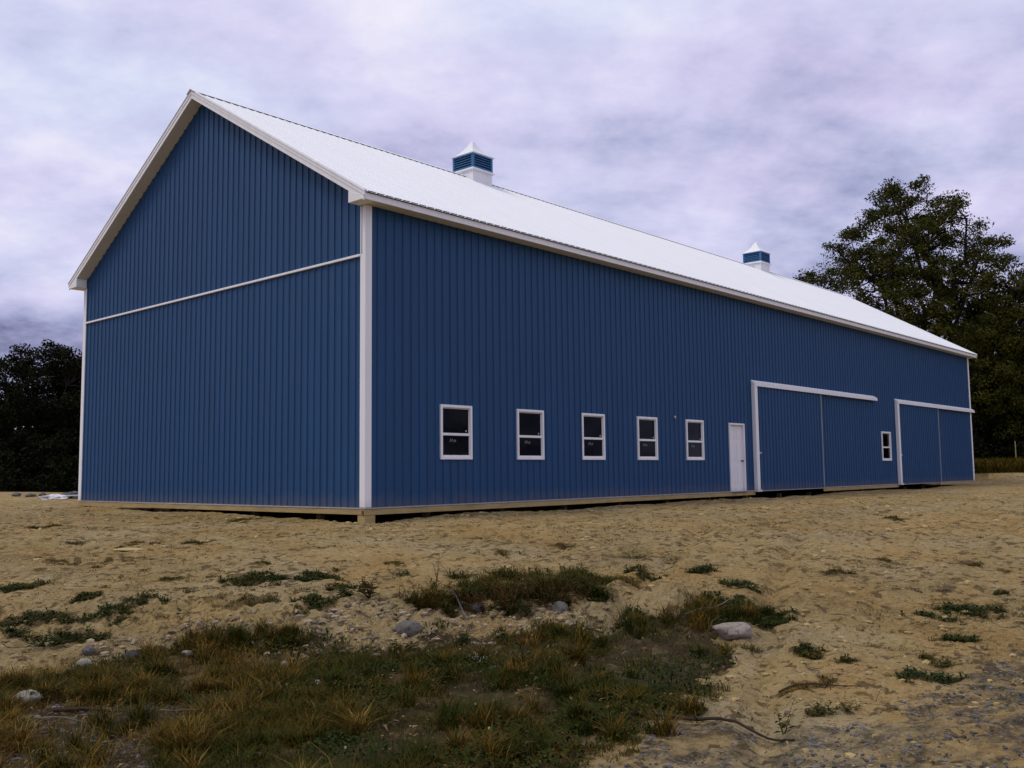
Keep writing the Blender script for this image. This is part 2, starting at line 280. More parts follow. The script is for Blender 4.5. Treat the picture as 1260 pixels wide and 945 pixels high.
# ------------------------------------------------------------------ mesh helpers
COL = SC.collection
def np_mesh(name, V, Fc, mat, attrs=None, smooth=False):
    me = bpy.data.meshes.new(name); V = np.asarray(V, np.float32); Fc = np.asarray(Fc, np.int32)
    k = Fc.shape[1]
    me.vertices.add(len(V)); me.vertices.foreach_set('co', V.ravel())
    me.loops.add(Fc.size); me.loops.foreach_set('vertex_index', Fc.ravel())
    me.polygons.add(len(Fc)); me.polygons.foreach_set('loop_start', np.arange(0, Fc.size, k, dtype=np.int32))
    me.polygons.foreach_set('use_smooth', np.full(len(Fc), smooth))
    me.update(calc_edges=True)
    for an, av in (attrs or {}).items():
        a = me.attributes.new(an, 'FLOAT', 'POINT'); a.data.foreach_set('value', np.asarray(av, np.float32))
    me.materials.append(MATS[mat]); return me
def link(name, me, parent=None, loc=None):
    o = bpy.data.objects.new(name, me); COL.objects.link(o)
    if parent is not None: o.parent = parent
    if loc is not None: o.location = loc
    return o
def tag(o, label=None, cat=None, group=None, kind=None):
    if label: o['label'] = label
    if cat: o['category'] = cat
    if group: o['group'] = group
    if kind: o['kind'] = kind
    return o
def empty(name, loc, label, cat, group=None, rz=0.0):
    o = bpy.data.objects.new(name, None); COL.objects.link(o); o.location = loc; o.rotation_euler = (0, 0, rz)
    return tag(o, label, cat, group)
class MB:
    def __init__(s): s.v = []; s.f = []
    def box(s, x0, x1, y0, y1, z0, z1):
        n = len(s.v); s.v += [(x, y, z) for z in (z0, z1) for y in (y0, y1) for x in (x0, x1)]
        s.f += [tuple(n+i for i in q) for q in ((0, 2, 3, 1), (4, 5, 7, 6), (0, 1, 5, 4), (2, 6, 7, 3), (0, 4, 6, 2), (1, 3, 7, 5))]; return s
    def poly(s, pts):
        n = len(s.v); s.v += [tuple(p) for p in pts]; s.f.append(tuple(range(n, n+len(pts)))); return s
    def prism(s, pts, d):                       # closed outline swept by vector d
        n = len(s.v); k = len(pts); d = Vector(d)
        s.v += [tuple(p) for p in pts] + [tuple(Vector(p)+d) for p in pts]
        s.f += [tuple(range(n, n+k)), tuple(range(n+2*k-1, n+k-1, -1))] + [(n+i, n+k+i, n+k+(i+1) % k, n+(i+1) % k) for i in range(k)]; return s
    def tube(s, pts, rads, sides=6):
        n0 = len(s.v); pts = [Vector(p) for p in pts]
        for i, p in enumerate(pts):
            d = (pts[min(i+1, len(pts)-1)] - pts[max(i-1, 0)]).normalized()
            a = d.cross(Vector((0, 0, 1)) if abs(d.z) < 0.9 else Vector((1, 0, 0))).normalized(); bb = d.cross(a)
            for k in range(sides):
                th = 2*math.pi*k/sides; s.v.append(tuple(p + (a*math.cos(th) + bb*math.sin(th))*rads[i]))
        for i in range(len(pts)-1):
            for k in range(sides):
                a0 = n0+i*sides+k; a1 = n0+i*sides+(k+1) % sides; s.f.append((a0, a1, a1+sides, a0+sides))
        s.f.append(tuple(range(n0+sides-1, n0-1, -1))); e = n0+(len(pts)-1)*sides; s.f.append(tuple(range(e, e+sides))); return s
    def mesh(s, name, mat, bevel=0.0, smooth=False):
        me = bpy.data.meshes.new(name); me.from_pydata(s.v, [], s.f)
        bm = bmesh.new(); bm.from_mesh(me)
        bmesh.ops.recalc_face_normals(bm, faces=bm.faces)
        if bevel: bmesh.ops.bevel(bm, geom=list(bm.edges), offset=bevel, segments=1, affect='EDGES', clamp_overlap=True)
        for f in bm.faces: f.smooth = smooth
        bm.to_mesh(me); bm.free(); me.materials.append(MATS[mat]); return me
    def build(s, name, mat, parent=None, bevel=0.0, smooth=False):
        return link(name, s.mesh(name, mat, bevel, smooth), parent)

# ------------------------------------------------------------------ ground sheet
def polar_ground():
    a1 = np.radians(np.linspace(-36, 36, 560)); a2 = np.radians(np.linspace(36, 324, 120))[1:-1]
    ang = np.concatenate([a1, a2])
    r = np.concatenate([np.linspace(0.15, 3.8, 14)[:-1], np.geomspace(3.8, 17, 380)[:-1], np.geomspace(17, 55, 170)[:-1], np.geomspace(55, 900, 40)])
    h0 = math.atan2(FW[1], FW[0])
    A, Rr = np.meshgrid(ang, r); X = CAM[0] + Rr*np.cos(h0 - A); Y = CAM[1] + Rr*np.sin(h0 - A)
    Z = terr(X, Y); nr, na = X.shape
    V = np.stack([X.ravel(), Y.ravel(), Z.ravel()], 1)
    i = np.arange(nr-1)[:, None]; j = np.arange(na)[None, :]; jn = (j+1) % na
    Fq = np.stack([i*na+j, i*na+jn, (i+1)*na+jn, (i+1)*na+j], -1).reshape(-1, 4)
    x, y = V[:, 0], V[:, 1]; u, v = uv(x, y)
    gv = np.maximum(softpoly(x, y, GRAVEL_R, 0.5)*1.0, softpoly(x, y, GRAVEL_L, 0.3)*1.0)
    gv = np.maximum(gv, softpoly(x, y, RUBBLE, 0.4)*0.35); gv = np.maximum(gv, (u < 5.0)*0.6)
    hm = softpoly(x, y, GRASS, 0.25)*0.95
    for (px, py, rx, ry, k) in PATCHES:
        du = (x-px)*FW[0] + (y-py)*FW[1]; dv = (x-px)*RT[0] + (y-py)*RT[1]
        near_ = (np.abs(du) < 1.2) & (np.abs(dv) < 1.6)
        hm[near_] = np.maximum(hm[near_], 0.7*np.clip(patchm(x[near_], y[near_], px, py, rx, ry)*2.2, 0, 1))
    hm = np.maximum(hm, (u > 53)*0.95*(v > 20)); hm = np.maximum(hm, (u > 47)*0.9*(v < -10)); hm = np.maximum(hm, (np.hypot(u, v) > 66)*0.9)
    me = np_mesh('ground', V, Fq, 'sandy_soil', {'gravel': gv, 'humus': hm}, True)
    tag(link('ground', me), kind='structure')
polar_ground()

# ------------------------------------------------------------------ barn
W, L, RO, EO, ZE, ZR = 12.60, 38.44, 0.335, 0.34, 6.236, 10.126
SL = (ZR-ZE)/(W/2+EO)                                  # roof slope
WH = 6.07                                             # wall height at the eaves
def roofz(y): return ZE + SL*(min(y, W-y) + EO)
barn = empty('barn', (0, 0, 0), 'long blue ribbed steel barn with white metal roof, white trim and wooden skirt', 'barn')
PITCH, RB, RTp, RH = 0.2286, 0.042, 0.019, 0.024
def rib_breaks(length, phase=0.06):
    out = [(0.0, 0.0)]; s = phase
    while s + RB < length:
        out += [(s, 0.0), (s+(RB-RTp)/2, RH), (s+(RB+RTp)/2, RH), (s+RB, 0.0)]; s += PITCH
    out.append((length, 0.0)); return out
def prof_at(br, s):
    for (a, ha), (b, hb) in zip(br, br[1:]):
        if a <= s <= b: return ha if b == a else ha + (hb-ha)*(s-a)/(b-a)
    return 0.0
def rib_wall(P0, d, nrm, length, z0, ztop, holes=(), phase=0.06, extra=()):
    """ribbed sheet standing on P0 along d; ztop(s) gives its upper edge; holes = (s0, s1, za, zb)"""
    br = rib_breaks(length, phase); ss = sorted(set([b[0] for b in br] + [h[0] for h in holes] + [h[1] for h in holes] + list(extra)))
    P0 = Vector(P0); d = Vector(d); nrm = Vector(nrm); mb = MB()
    for a, b in zip(ss, ss[1:]):
        if b - a < 1e-6: continue
        mid = (a+b)/2; spans = [(None, None)]
        hs = sorted([h for h in holes if h[0] < mid < h[1]], key=lambda h: h[2])
        pa = P0 + d*a + nrm*prof_at(br, a); pb = P0 + d*b + nrm*prof_at(br, b)
        cur = z0
        segs = []
        for h in hs:
            if h[2] > cur: segs.append((cur, cur, h[2], h[2]))
            cur = h[3]
        segs.append((cur, cur, ztop(a), ztop(b)))
        for (za, zb, zc_, zd) in segs:
            mb.poly([(pa.x, pa.y, za), (pb.x, pb.y, zb), (pb.x, pb.y, zd), (pa.x, pa.y, zc_)])
    return mb
wx = [2.03, 4.49, 6.94, 9.39, 11.86, 26.68]; WW, WZ0, WZ1 = 0.965, 0.945, 2.125
holes = [(x+0.05, x+WW-0.05, WZ0+0.05, WZ1-0.05) for x in wx]
holes += [(14.40, 15.28, -0.03, 2.06), (16.30, 20.8, -0.04, 3.2), (28.7, 33.1, -0.04, 3.2)]
rib_wall((0, 0, 0), (1, 0, 0), (0, -1, 0), L, 0.0, lambda s: WH, holes).build('side_wall', 'blue_steel', barn)
rib_wall((0, W, 0), (1, 0, 0), (0, 1, 0), L, 0.0, lambda s: WH).build('side_wall', 'blue_steel', barn)
gz = lambda s: roofz(s) - 0.19
BZ = 5.055
rib_wall((0, 0, 0), (0, 1, 0), (-1, 0, 0), W, 0.0, lambda s: BZ, extra=[W/2]).build('gable_wall', 'blue_steel', barn)
rib_wall((-0.012, 0, 0), (0, 1, 0), (-1, 0, 0), W, BZ+0.012, gz, extra=[W/2]).build('upper_gable_wall', 'blue_steel', barn)
rib_wall((L, 0, 0), (0, 1, 0), (1, 0, 0), W, 0.0, gz, extra=[W/2]).build('gable_wall', 'blue_steel', barn)
# trims
MB().box(-0.055, 0.0, 0.13, W-0.13, BZ-0.028, BZ+0.022).build('band_trim', 'white_steel', barn, 0.006)
def corner(cx, cy, sx, sy, za=0.0, zb=WH-0.004):
    t = 0.034; wd = 0.135; mb = MB()
    pts = [(cx+sx*t, cy+sy*t), (cx-sx*wd, cy+sy*t), (cx-sx*wd, cy+sy*0.004), (cx+sx*0.004, cy+sy*0.004), (cx+sx*0.004, cy-sy*wd), (cx+sx*t, cy-sy*wd)]
    mb.prism([(x, y, za) for x, y in pts], (0, 0, zb-za)); return mb.build('corner_trim', 'white_steel', barn, 0.005)
for cx, cy, sx, sy in ((0, 0, -1, -1), (0, W, -1, 1), (L, 0, 1, -1), (L, W, 1, 1)): corner(cx, cy, sx, sy)
def base_trim(x0, x1, y0, y1): MB().box(x0, x1, y0, y1, -0.034, -0.004).build('base_trim', 'grey_trim', barn, 0.004)
base_trim(0.0, 15.84, -0.044, 0.01); base_trim(21.0, 28.22, -0.045, 0.01); base_trim(33.4, L, -0.045, 0.01)
base_trim(-0.045, -0.002, -0.045, W+0.045); base_trim(L+0.002, L+0.045, -0.045, W+0.045)
base_trim(0.0, L, W-0.01, W+0.045)
# treated skirt boards, in lengths with open joints
rnd = random.Random(4)
def boards(p0, p1, inward, n, t=0.038, za=-0.040, zb=-0.145):
    p0 = Vector((*p0, 0)); p1 = Vector((*p1, 0)); d = (p1-p0); ln = d.length; d.normalize(); iw = Vector((*inward, 0))
    for i in range(n):
        a = ln*i/n + 0.002; b = ln*(i+1)/n - 0.002; j = rnd.uniform(-0.006, 0.006)
        o = [p0+d*a, p0+d*b, p0+d*b+iw*t, p0+d*a+iw*t]
        mb = MB().prism([(q.x, q.y, zb+j) for q in o], (0, 0, za-zb-j)); mb.build('skirt_board', 'treated_lumber', barn, 0.003)
boards((-0.038, -0.038), (15.9, -0.038), (0, 1), 4); boards((21.0, -0.038), (28.3, -0.038), (0, 1), 2); boards((33.35, -0.038), (L+0.038, -0.038), (0, 1), 1)
boards((-0.038, 0.0), (-0.038, W+0.036), (1, 0), 3); boards((L+0.038, 0.0), (L+0.038, W+0.036), (-1, 0), 3); boards((0, W+0.036), (L, W+0.036), (0, -1), 8)
for i in range(1, 16):
    x = i*L/16
    for y in (0.75, W-0.9):
        x0 = min(max(x-0.07, 0.02), L-0.16)
        MB().box(x0, x0+0.14, y, y+0.14, -0.75, -0.18 if i not in (0, 16) else -0.182).build('foundation_post', 'treated_lumber', barn, 0.004)
for i in range(1, 5):
    y = i*W/5; MB().box(0.75, 0.89, y-0.07, y+0.07, -0.75, -0.18).build('foundation_post', 'treated_lumber', barn, 0.004)
MB().box(-0.03, 0.24, -0.03, 0.2, -0.62, -0.150).build('corner_block', 'treated_lumber', barn, 0.008)
MB().box(-0.03, 0.2, W-0.35, W+0.03, -0.62, -0.150).build('corner_block', 'treated_lumber', barn, 0.008)
MB().box(-0.062, -0.039, -0.01, 0.04, -0.13, -0.06).build('corner_bracket', 'rusty_bracket', barn, 0.002)
# roof slopes
def roof_side(sgn):
    X0, X1 = -RO-0.03, L+RO+0.03; br = rib_breaks(X1-X0, 0.09)
    ye = -EO-0.045 if sgn > 0 else W+EO+0.045; yr = W/2
    ze = ZE - SL*0.045; nrm = Vector((0, -sgn*SL, 1)).normalized(); mb = MB(); th = 0.006
    for (a, ha), (b, hb) in zip(br, br[1:]):
        if b-a < 1e-6: continue
        q = []
        for s, h, y, z in ((a, ha, ye, ze), (b, hb, ye, ze), (b, hb, yr, ZR), (a, ha, yr, ZR)):
            p = Vector((X0+s, y, z)) + nrm*h*0.6; q.append(tuple(p))
        mb.poly(q)
    return mb.build('roof_slope', 'roof_steel', barn)
roof_side(1); roof_side(-1)
for sgn in (1, -1):                                    # dark strip at the eave, its colour stands for shade under the ribs
    ye = -EO-0.012 if sgn > 0 else W+EO+0.012
    y0, y1 = sorted((ye, ye+sgn*0.02)); MB().box(-RO+0.03, L+RO-0.03, y0, y1, ZE-0.03, ZE+0.013).build('eave_shade_closure', 'closure_shade', barn)
# ridge cap
CW = 0.17
mb = MB(); zz = 0.034
mb.prism([(-RO-0.05, W/2-CW, ZR-SL*CW+zz), (-RO-0.05, W/2, ZR+zz), (-RO-0.05, W/2+CW, ZR-SL*CW+zz), (-RO-0.05, W/2+CW, ZR-SL*CW+zz-0.006), (-RO-0.05, W/2, ZR+zz-0.007), (-RO-0.05, W/2-CW, ZR-SL*CW+zz-0.006)], (L+2*RO+0.1, 0, 0))
mb.build('ridge_cap', 'roof_steel', barn)
for sgn in (-1, 1):
    y = W/2+sgn*(CW-0.03); z = ZR-SL*(CW-0.03); MB().box(-RO, L+RO, y-0.012, y+0.012, z-0.01, z+0.024).build('ridge_shade_closure', 'closure_shade', barn)  # dark strip painting the shadow in the rib gaps below the cap
# eave fascia + soffit
FZ0 = ZE-0.165
for sgn, yo in ((1, -EO), (-1, W+EO)):
    y0, y1 = sorted((yo, yo+sgn*0.03)); MB().box(-RO+0.032, L+RO-0.032, y0, y1, FZ0, ZE-0.030).build('eave_fascia', 'white_steel', barn, 0.004)
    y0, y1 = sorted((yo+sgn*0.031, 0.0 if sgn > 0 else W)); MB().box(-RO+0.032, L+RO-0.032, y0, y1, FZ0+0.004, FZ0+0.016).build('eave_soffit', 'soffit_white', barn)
# rakes: fascia board, flashing above it, sloping soffit behind, boxed return at the eave
def rake(xo, xw, side):
    sg = 1 if xw > xo else -1
    f = lambda y: (y if side > 0 else W-y)
    def strip(xa, xb, ya, yb, ta, tb, name, mat, bev=0.004):
        q = [(xa, f(y), roofz(y)+t) for y, t in ((ya, ta), (yb, ta), (yb, tb), (ya, tb))]
        MB().prism(q, (xb-xa, 0, 0)).build(name, mat, barn, bev)
    strip(xo-sg*0.012, xo+sg*0.03, -EO-0.03, W/2, -0.095, 0.040, 'rake_flashing', 'white_steel')
    strip(xo, xo+sg*0.028, -EO, W/2, -0.20, -0.097, 'rake_fascia', 'white_steel')
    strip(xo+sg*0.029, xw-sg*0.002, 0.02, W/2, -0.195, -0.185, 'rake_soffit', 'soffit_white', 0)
    # return box
    y1 = 0.14; za = FZ0-0.004
    q = [(xo-sg*0.004, f(-EO-0.004), za), (xo-sg*0.004, f(y1), za), (xo-sg*0.004, f(y1), roofz(y1)-0.206), (xo-sg*0.004, f(-EO-0.004), roofz(-EO)-0.100)]
    MB().prism(q, (xw-sg*0.036-xo, 0, 0)).build('eave_return', 'white_steel', barn, 0.004)
for xo, xw in ((-RO, 0.0), (L+RO, L)):
    rake(xo, xw, 1); rake(xo, xw, -1)

# windows
def make_window(x0):
    x1 = x0+WW; f = 0.062; yo = -0.045
    mb = MB()
    mb.box(x0, x0+f, yo, 0.05, WZ0, WZ1).box(x1-f, x1, yo, 0.05, WZ0, WZ1)
    mb.box(x0+f, x1-f, yo+0.002, 0.05, WZ1-f, WZ1).box(x0+f, x1-f, yo+0.002, 0.05, WZ0, WZ0+f)
    win = mb.build('window', 'white_steel', barn, 0.008)
    zm = WZ0+0.545; iw = 0.014
    MB().box(x0+f, x1-f, -0.022, 0.03, zm-0.028, zm+0.028).build('meeting_rail', 'white_steel', win, 0.006)
    s = MB(); s.box(x0+f, x1-f, -0.018, 0.03, WZ0+f, WZ0+f+0.035).box(x0+f, x0+f+iw, -0.016, 0.03, WZ0+f+0.035, zm-0.028).box(x1-f-iw, x1-f, -0.016, 0.03, WZ0+f+0.035, zm-0.028)
    s.build('lower_sash', 'white_steel', win, 0.004)
    s = MB(); s.box(x0+f, x1-f, 0.0, 0.03, WZ1-f-0.02, WZ1-f).box(x0+f, x0+f+iw, 0.0, 0.03, zm+0.028, WZ1-f-0.02).box(x1-f-iw, x1-f, 0.0, 0.03, zm+0.028, WZ1-f-0.02)
    s.build('upper_sash', 'white_steel', win, 0.003)
    MB().box(x0+f+0.002, x1-f-0.002, 0.008, 0.012, WZ0+f+0.02, zm).build('pane', 'window_glass', win)
    MB().box(x0+f+0.002, x1-f-0.002, 0.018, 0.022, zm, WZ1-f-0.01).build('pane', 'window_glass', win)
    MB().box(x1-f-0.105, x1-f-0.075, 0.004, 0.018, zm+0.060, zm+0.095).build('sash_latch', 'latch_white', win, 0.004)
    if x0 < 13:
        # small manufacturer sticker: pale strokes on the glass of the lower sash
        mb = MB(); cx = x0+0.40; cz = zm-0.17; h = 0.075; th = 0.011
        def stroke(a, b):
            a = Vector((a[0], a[1])); b = Vector((b[0], b[1])); d = (b-a).normalized(); n_ = Vector((-d.y, d.x))*th/2
            mb.prism([(p.x, 0.0035, p.y) for p in (a+n_, b+n_, b-n_, a-n_)], (0, 0.004, 0))
        stroke((cx-0.09, cz), (cx-0.07, cz+h)); stroke((cx-0.07, cz+h), (cx-0.045, cz+0.02)); stroke((cx-0.045, cz+0.02), (cx-0.01, cz+h)); stroke((cx-0.01, cz+h), (cx, cz))
        stroke((cx+0.035, cz), (cx+0.045, cz+h*0.75)); stroke((cx+0.06, cz+0.005), (cx+0.075, cz+h*0.8)); stroke((cx+0.075, cz+h*0.8), (cx+0.09, cz+0.01))
        mb.build('sticker', 'label_paper', win)
    return win
for x in wx: make_window(x)

# entry door: frame, recessed six panel slab, knob
mb = MB(); dx0, dx1, dz = 14.35, 15.32, 2.10
mb.box(dx0, dx0+0.055, -0.04, 0.12, -0.03, dz).box(dx1-0.055, dx1, -0.04, 0.12, -0.03, dz).box(dx0+0.055, dx1-0.055, -0.038, 0.12, dz-0.055, dz)
frame = mb.build('door_frame', 'door_white', barn, 0.005)
sx0, sx1 = dx0+0.057, dx1-0.057; sz0, sz1 = -0.012, dz-0.058; sw = sx1-sx0; Y = 0.045
slab = MB(); slab.box(sx0, sx1, Y, Y+0.045, sz0, sz1)
door = slab.build('entry_door', 'door_white', barn)
pm = MB(); pw = (sw-0.11*3)/2
for (za, zb) in ((0.20, 0.76), (0.90, 1.48), (1.60, 1.92)):
    for k in range(2):
        a = sx0+0.11+k*(pw+0.11); b_ = a+pw; e = 0.02
        pm.box(a, b_, Y-0.008, Y-0.001, za, za+e).box(a, b_, Y-0.008, Y-0.001, zb-e, zb).box(a, a+e, Y-0.008, Y-0.001, za+e, zb-e).box(b_-e, b_, Y-0.008, Y-0.001, za+e, zb-e)
        pm.box(a+0.05, b_-0.05, Y-0.007, Y-0.001, za+0.05, zb-0.05)
pm.build('door_panel', 'door_white', door, 0.003)
kb = MB().tube([(sx1-0.07, Y, 0.93), (sx1-0.07, Y-0.03, 0.93), (sx1-0.07, Y-0.045, 0.93), (sx1-0.07, Y-0.07, 0.93), (sx1-0.07, Y-0.078, 0.93)], [0.03, 0.014, 0.030, 0.028, 0.012], 10)
kb.build('door_knob', 'black_metal_and_shade', door, smooth=True)
MB().box(dx0+0.02, dx1-0.02, -0.06, 0.1, -0.05, -0.032).build('door_sill', 'black_metal_and_shade', barn, 0.003)

# sliding doors
def slider(tx0, tx1, lx1, rx1, rz=3.53, zb=-0.045):
    leaf = MB()
    hl = rib_wall((tx1+0.005, -0.085, 0), (1, 0, 0), (0, -1, 0), lx1-tx1-0.005, zb+0.03, lambda s: 3.36, phase=0.10)
    # give the leaf its back face and edges
    hl.box(tx1+0.005, lx1, -0.083, -0.045, zb+0.03, 3.36)
    lf = hl.build('sliding_door', 'blue_steel', barn)
    e = MB().box(lx1-0.022, lx1+0.004, -0.114, -0.044, zb, 3.36); e.build('edge_trim', 'grey_trim', lf, 0.004)
    e = MB().box(tx1+0.005, lx1-0.024, -0.112, -0.044, zb, zb+0.026); e.build('bottom_trim', 'grey_trim', lf, 0.004)
    h = MB().box(tx1+0.03, tx1+0.16, -0.135, -0.115, 1.17, 1.20).box(tx1+0.03, tx1+0.05, -0.122, -0.108, 1.13, 1.24)
    h.build('door_latch', 'latch_white', lf, 0.004)
    jm = MB().box(tx0, tx1, -0.135, -0.024, zb+0.06, 3.34); jm.box(tx0, tx0+0.03, -0.152, -0.136, zb+0.06, 3.33)
    jm.build('door_jamb', 'white_steel', barn, 0.006)
    MB().box(tx0-0.03, tx1+0.05, -0.17, -0.02, zb-0.01, zb+0.055).build('jamb_foot', 'white_steel', barn, 0.01)
    # track cover: sloping hood with mitred ends
    P_ = [(-0.024, rz), (-0.16, rz-0.085), (-0.16, rz-0.20), (-0.024, rz-0.19)]
    mb = MB(); n0 = len(mb.v); k = len(P_)
    for xx, mit in ((tx0-0.02, 0.10), (rx1, 0.10)):
        for (y, z) in P_:
            s_ = (rz - z)/0.20*mit if xx == rx1 else min((rz-z)/0.085, 1.0)*0.05
            mb.v.append((xx + (s_ if xx != rx1 else s_), y, z))
    mb.f += [tuple(range(k)), tuple(range(2*k-1, k-1, -1))] + [(i, k+i, k+(i+1) % k, (i+1) % k) for i in range(k)]
    mb.build('track_hood', 'white_steel', barn)
slider(15.85, 16.07, 20.92, 26.00)
slider(28.24, 28.48, 33.38, 38.52)
MB().tube([(11.26, -0.02, 2.18), (11.26, -0.05, 2.18), (11.26, -0.055, 2.13)], [0.03, 0.03, 0.015], 8).build('cable_stub', 'latch_white', barn)

# cupolas
def make_cupola(cx):
    cy = W/2; hb = 0.46; z0 = 10.33; z1 = 10.80
    body = MB(); p = 0.075
    for sx in (-1, 1):
        for sy in (-1, 1):
            xa, xb = sorted((cx+sx*hb, cx+sx*(hb-p))); ya, yb = sorted((cy+sy*hb, cy+sy*(hb-p))); body.box(xa, xb, ya, yb, z0, z1)
    for s_ in (-1, 1):
        for za, zb in ((z0, z0+0.03), (z1-0.05, z1)):
            ya, yb = sorted((cy+s_*(hb-0.004), cy+s_*(hb-0.05))); body.box(cx-hb+p, cx+hb-p, ya, yb, za, zb)
            xa, xb = sorted((cx+s_*(hb-0.004), cx+s_*(hb-0.05))); body.box(xa, xb, cy-hb+p, cy+hb-p, za, zb)
    cup = body.build('cupola', 'blue_louver', barn, 0.003)
    cup['label'] = 'square blue louvred cupola with white pyramid cap on the roof ridge'
    MB().box(cx-hb+0.09, cx+hb-0.09, cy-hb+0.09, cy+hb-0.09, z0, z1-0.01).build('louver_shade_box', 'black_metal_and_shade', cup)  # black box stands in for the shade behind the slats
    n = 5; h = (z1-0.05-z0-0.03)/n
    for ax in (0, 1):
        for s_ in (-1, 1):
            lv = MB()
            for i in range(n):
                za = z0+0.03+i*h
                o = s_*(hb-0.012); ii = s_*(hb-0.072)
                prof = [(o, za+0.004), (o, za+0.016), (ii, za+h*0.98), (ii, za+h*0.98-0.012)]
                if ax: lv.prism([(cx+u_, cy-hb+p+0.001, z_) for u_, z_ in prof], (0, 2*(hb-p)-0.002, 0))
                else: lv.prism([(cx-hb+p+0.001, cy+u_, z_) for u_, z_ in prof], (2*(hb-p)-0.002, 0, 0))
            lv.build('louver', 'blue_louver', cup)
    # flared white skirt and base box
    b = MB(); c = 0.475
    def ring(h_, z_): return [(cx-h_, cy-h_, z_), (cx+h_, cy-h_, z_), (cx+h_, cy+h_, z_), (cx-h_, cy+h_, z_)]
    lev = [ring(0.44, 9.72), ring(0.44, 10.245), ring(0.50, 10.25), ring(0.505, 10.275), ring(0.44, 10.345), ring(0.2, 10.347)]
    n0 = len(b.v)
    for r_ in lev: b.v += r_
    for i in range(len(lev)-1):
        for k in range(4): b.f.append((n0+i*4+k, n0+i*4+(k+1) % 4, n0+i*4+4+(k+1) % 4, n0+i*4+4+k))
    b.build('cupola_base', 'white_steel', cup)
    # bell-cast cap
    r = MB(); lev = [ring(0.50, 10.785), ring(0.515, 10.79), ring(0.515, 10.808), ring(0.42, 10.855), ring(0.30, 10.955), ring(0.18, 11.10), ring(0.09, 11.25), ring(0.06, 11.31), ring(0.045, 11.335)]
    n0 = len(r.v)
    for q in lev: r.v += q
    for i in range(len(lev)-1):
        for k in range(4): r.f.append((n0+i*4+k, n0+i*4+(k+1) % 4, n0+i*4+4+(k+1) % 4, n0+i*4+4+k))
    m_ = len(r.v); r.f.append((m_-4, m_-3, m_-2, m_-1)); r.f.append((n0+3, n0+2, n0+1, n0))
    r.build('cupola_cap', 'roof_steel', cup)
for cx in (9.6, 28.8): make_cupola(cx)

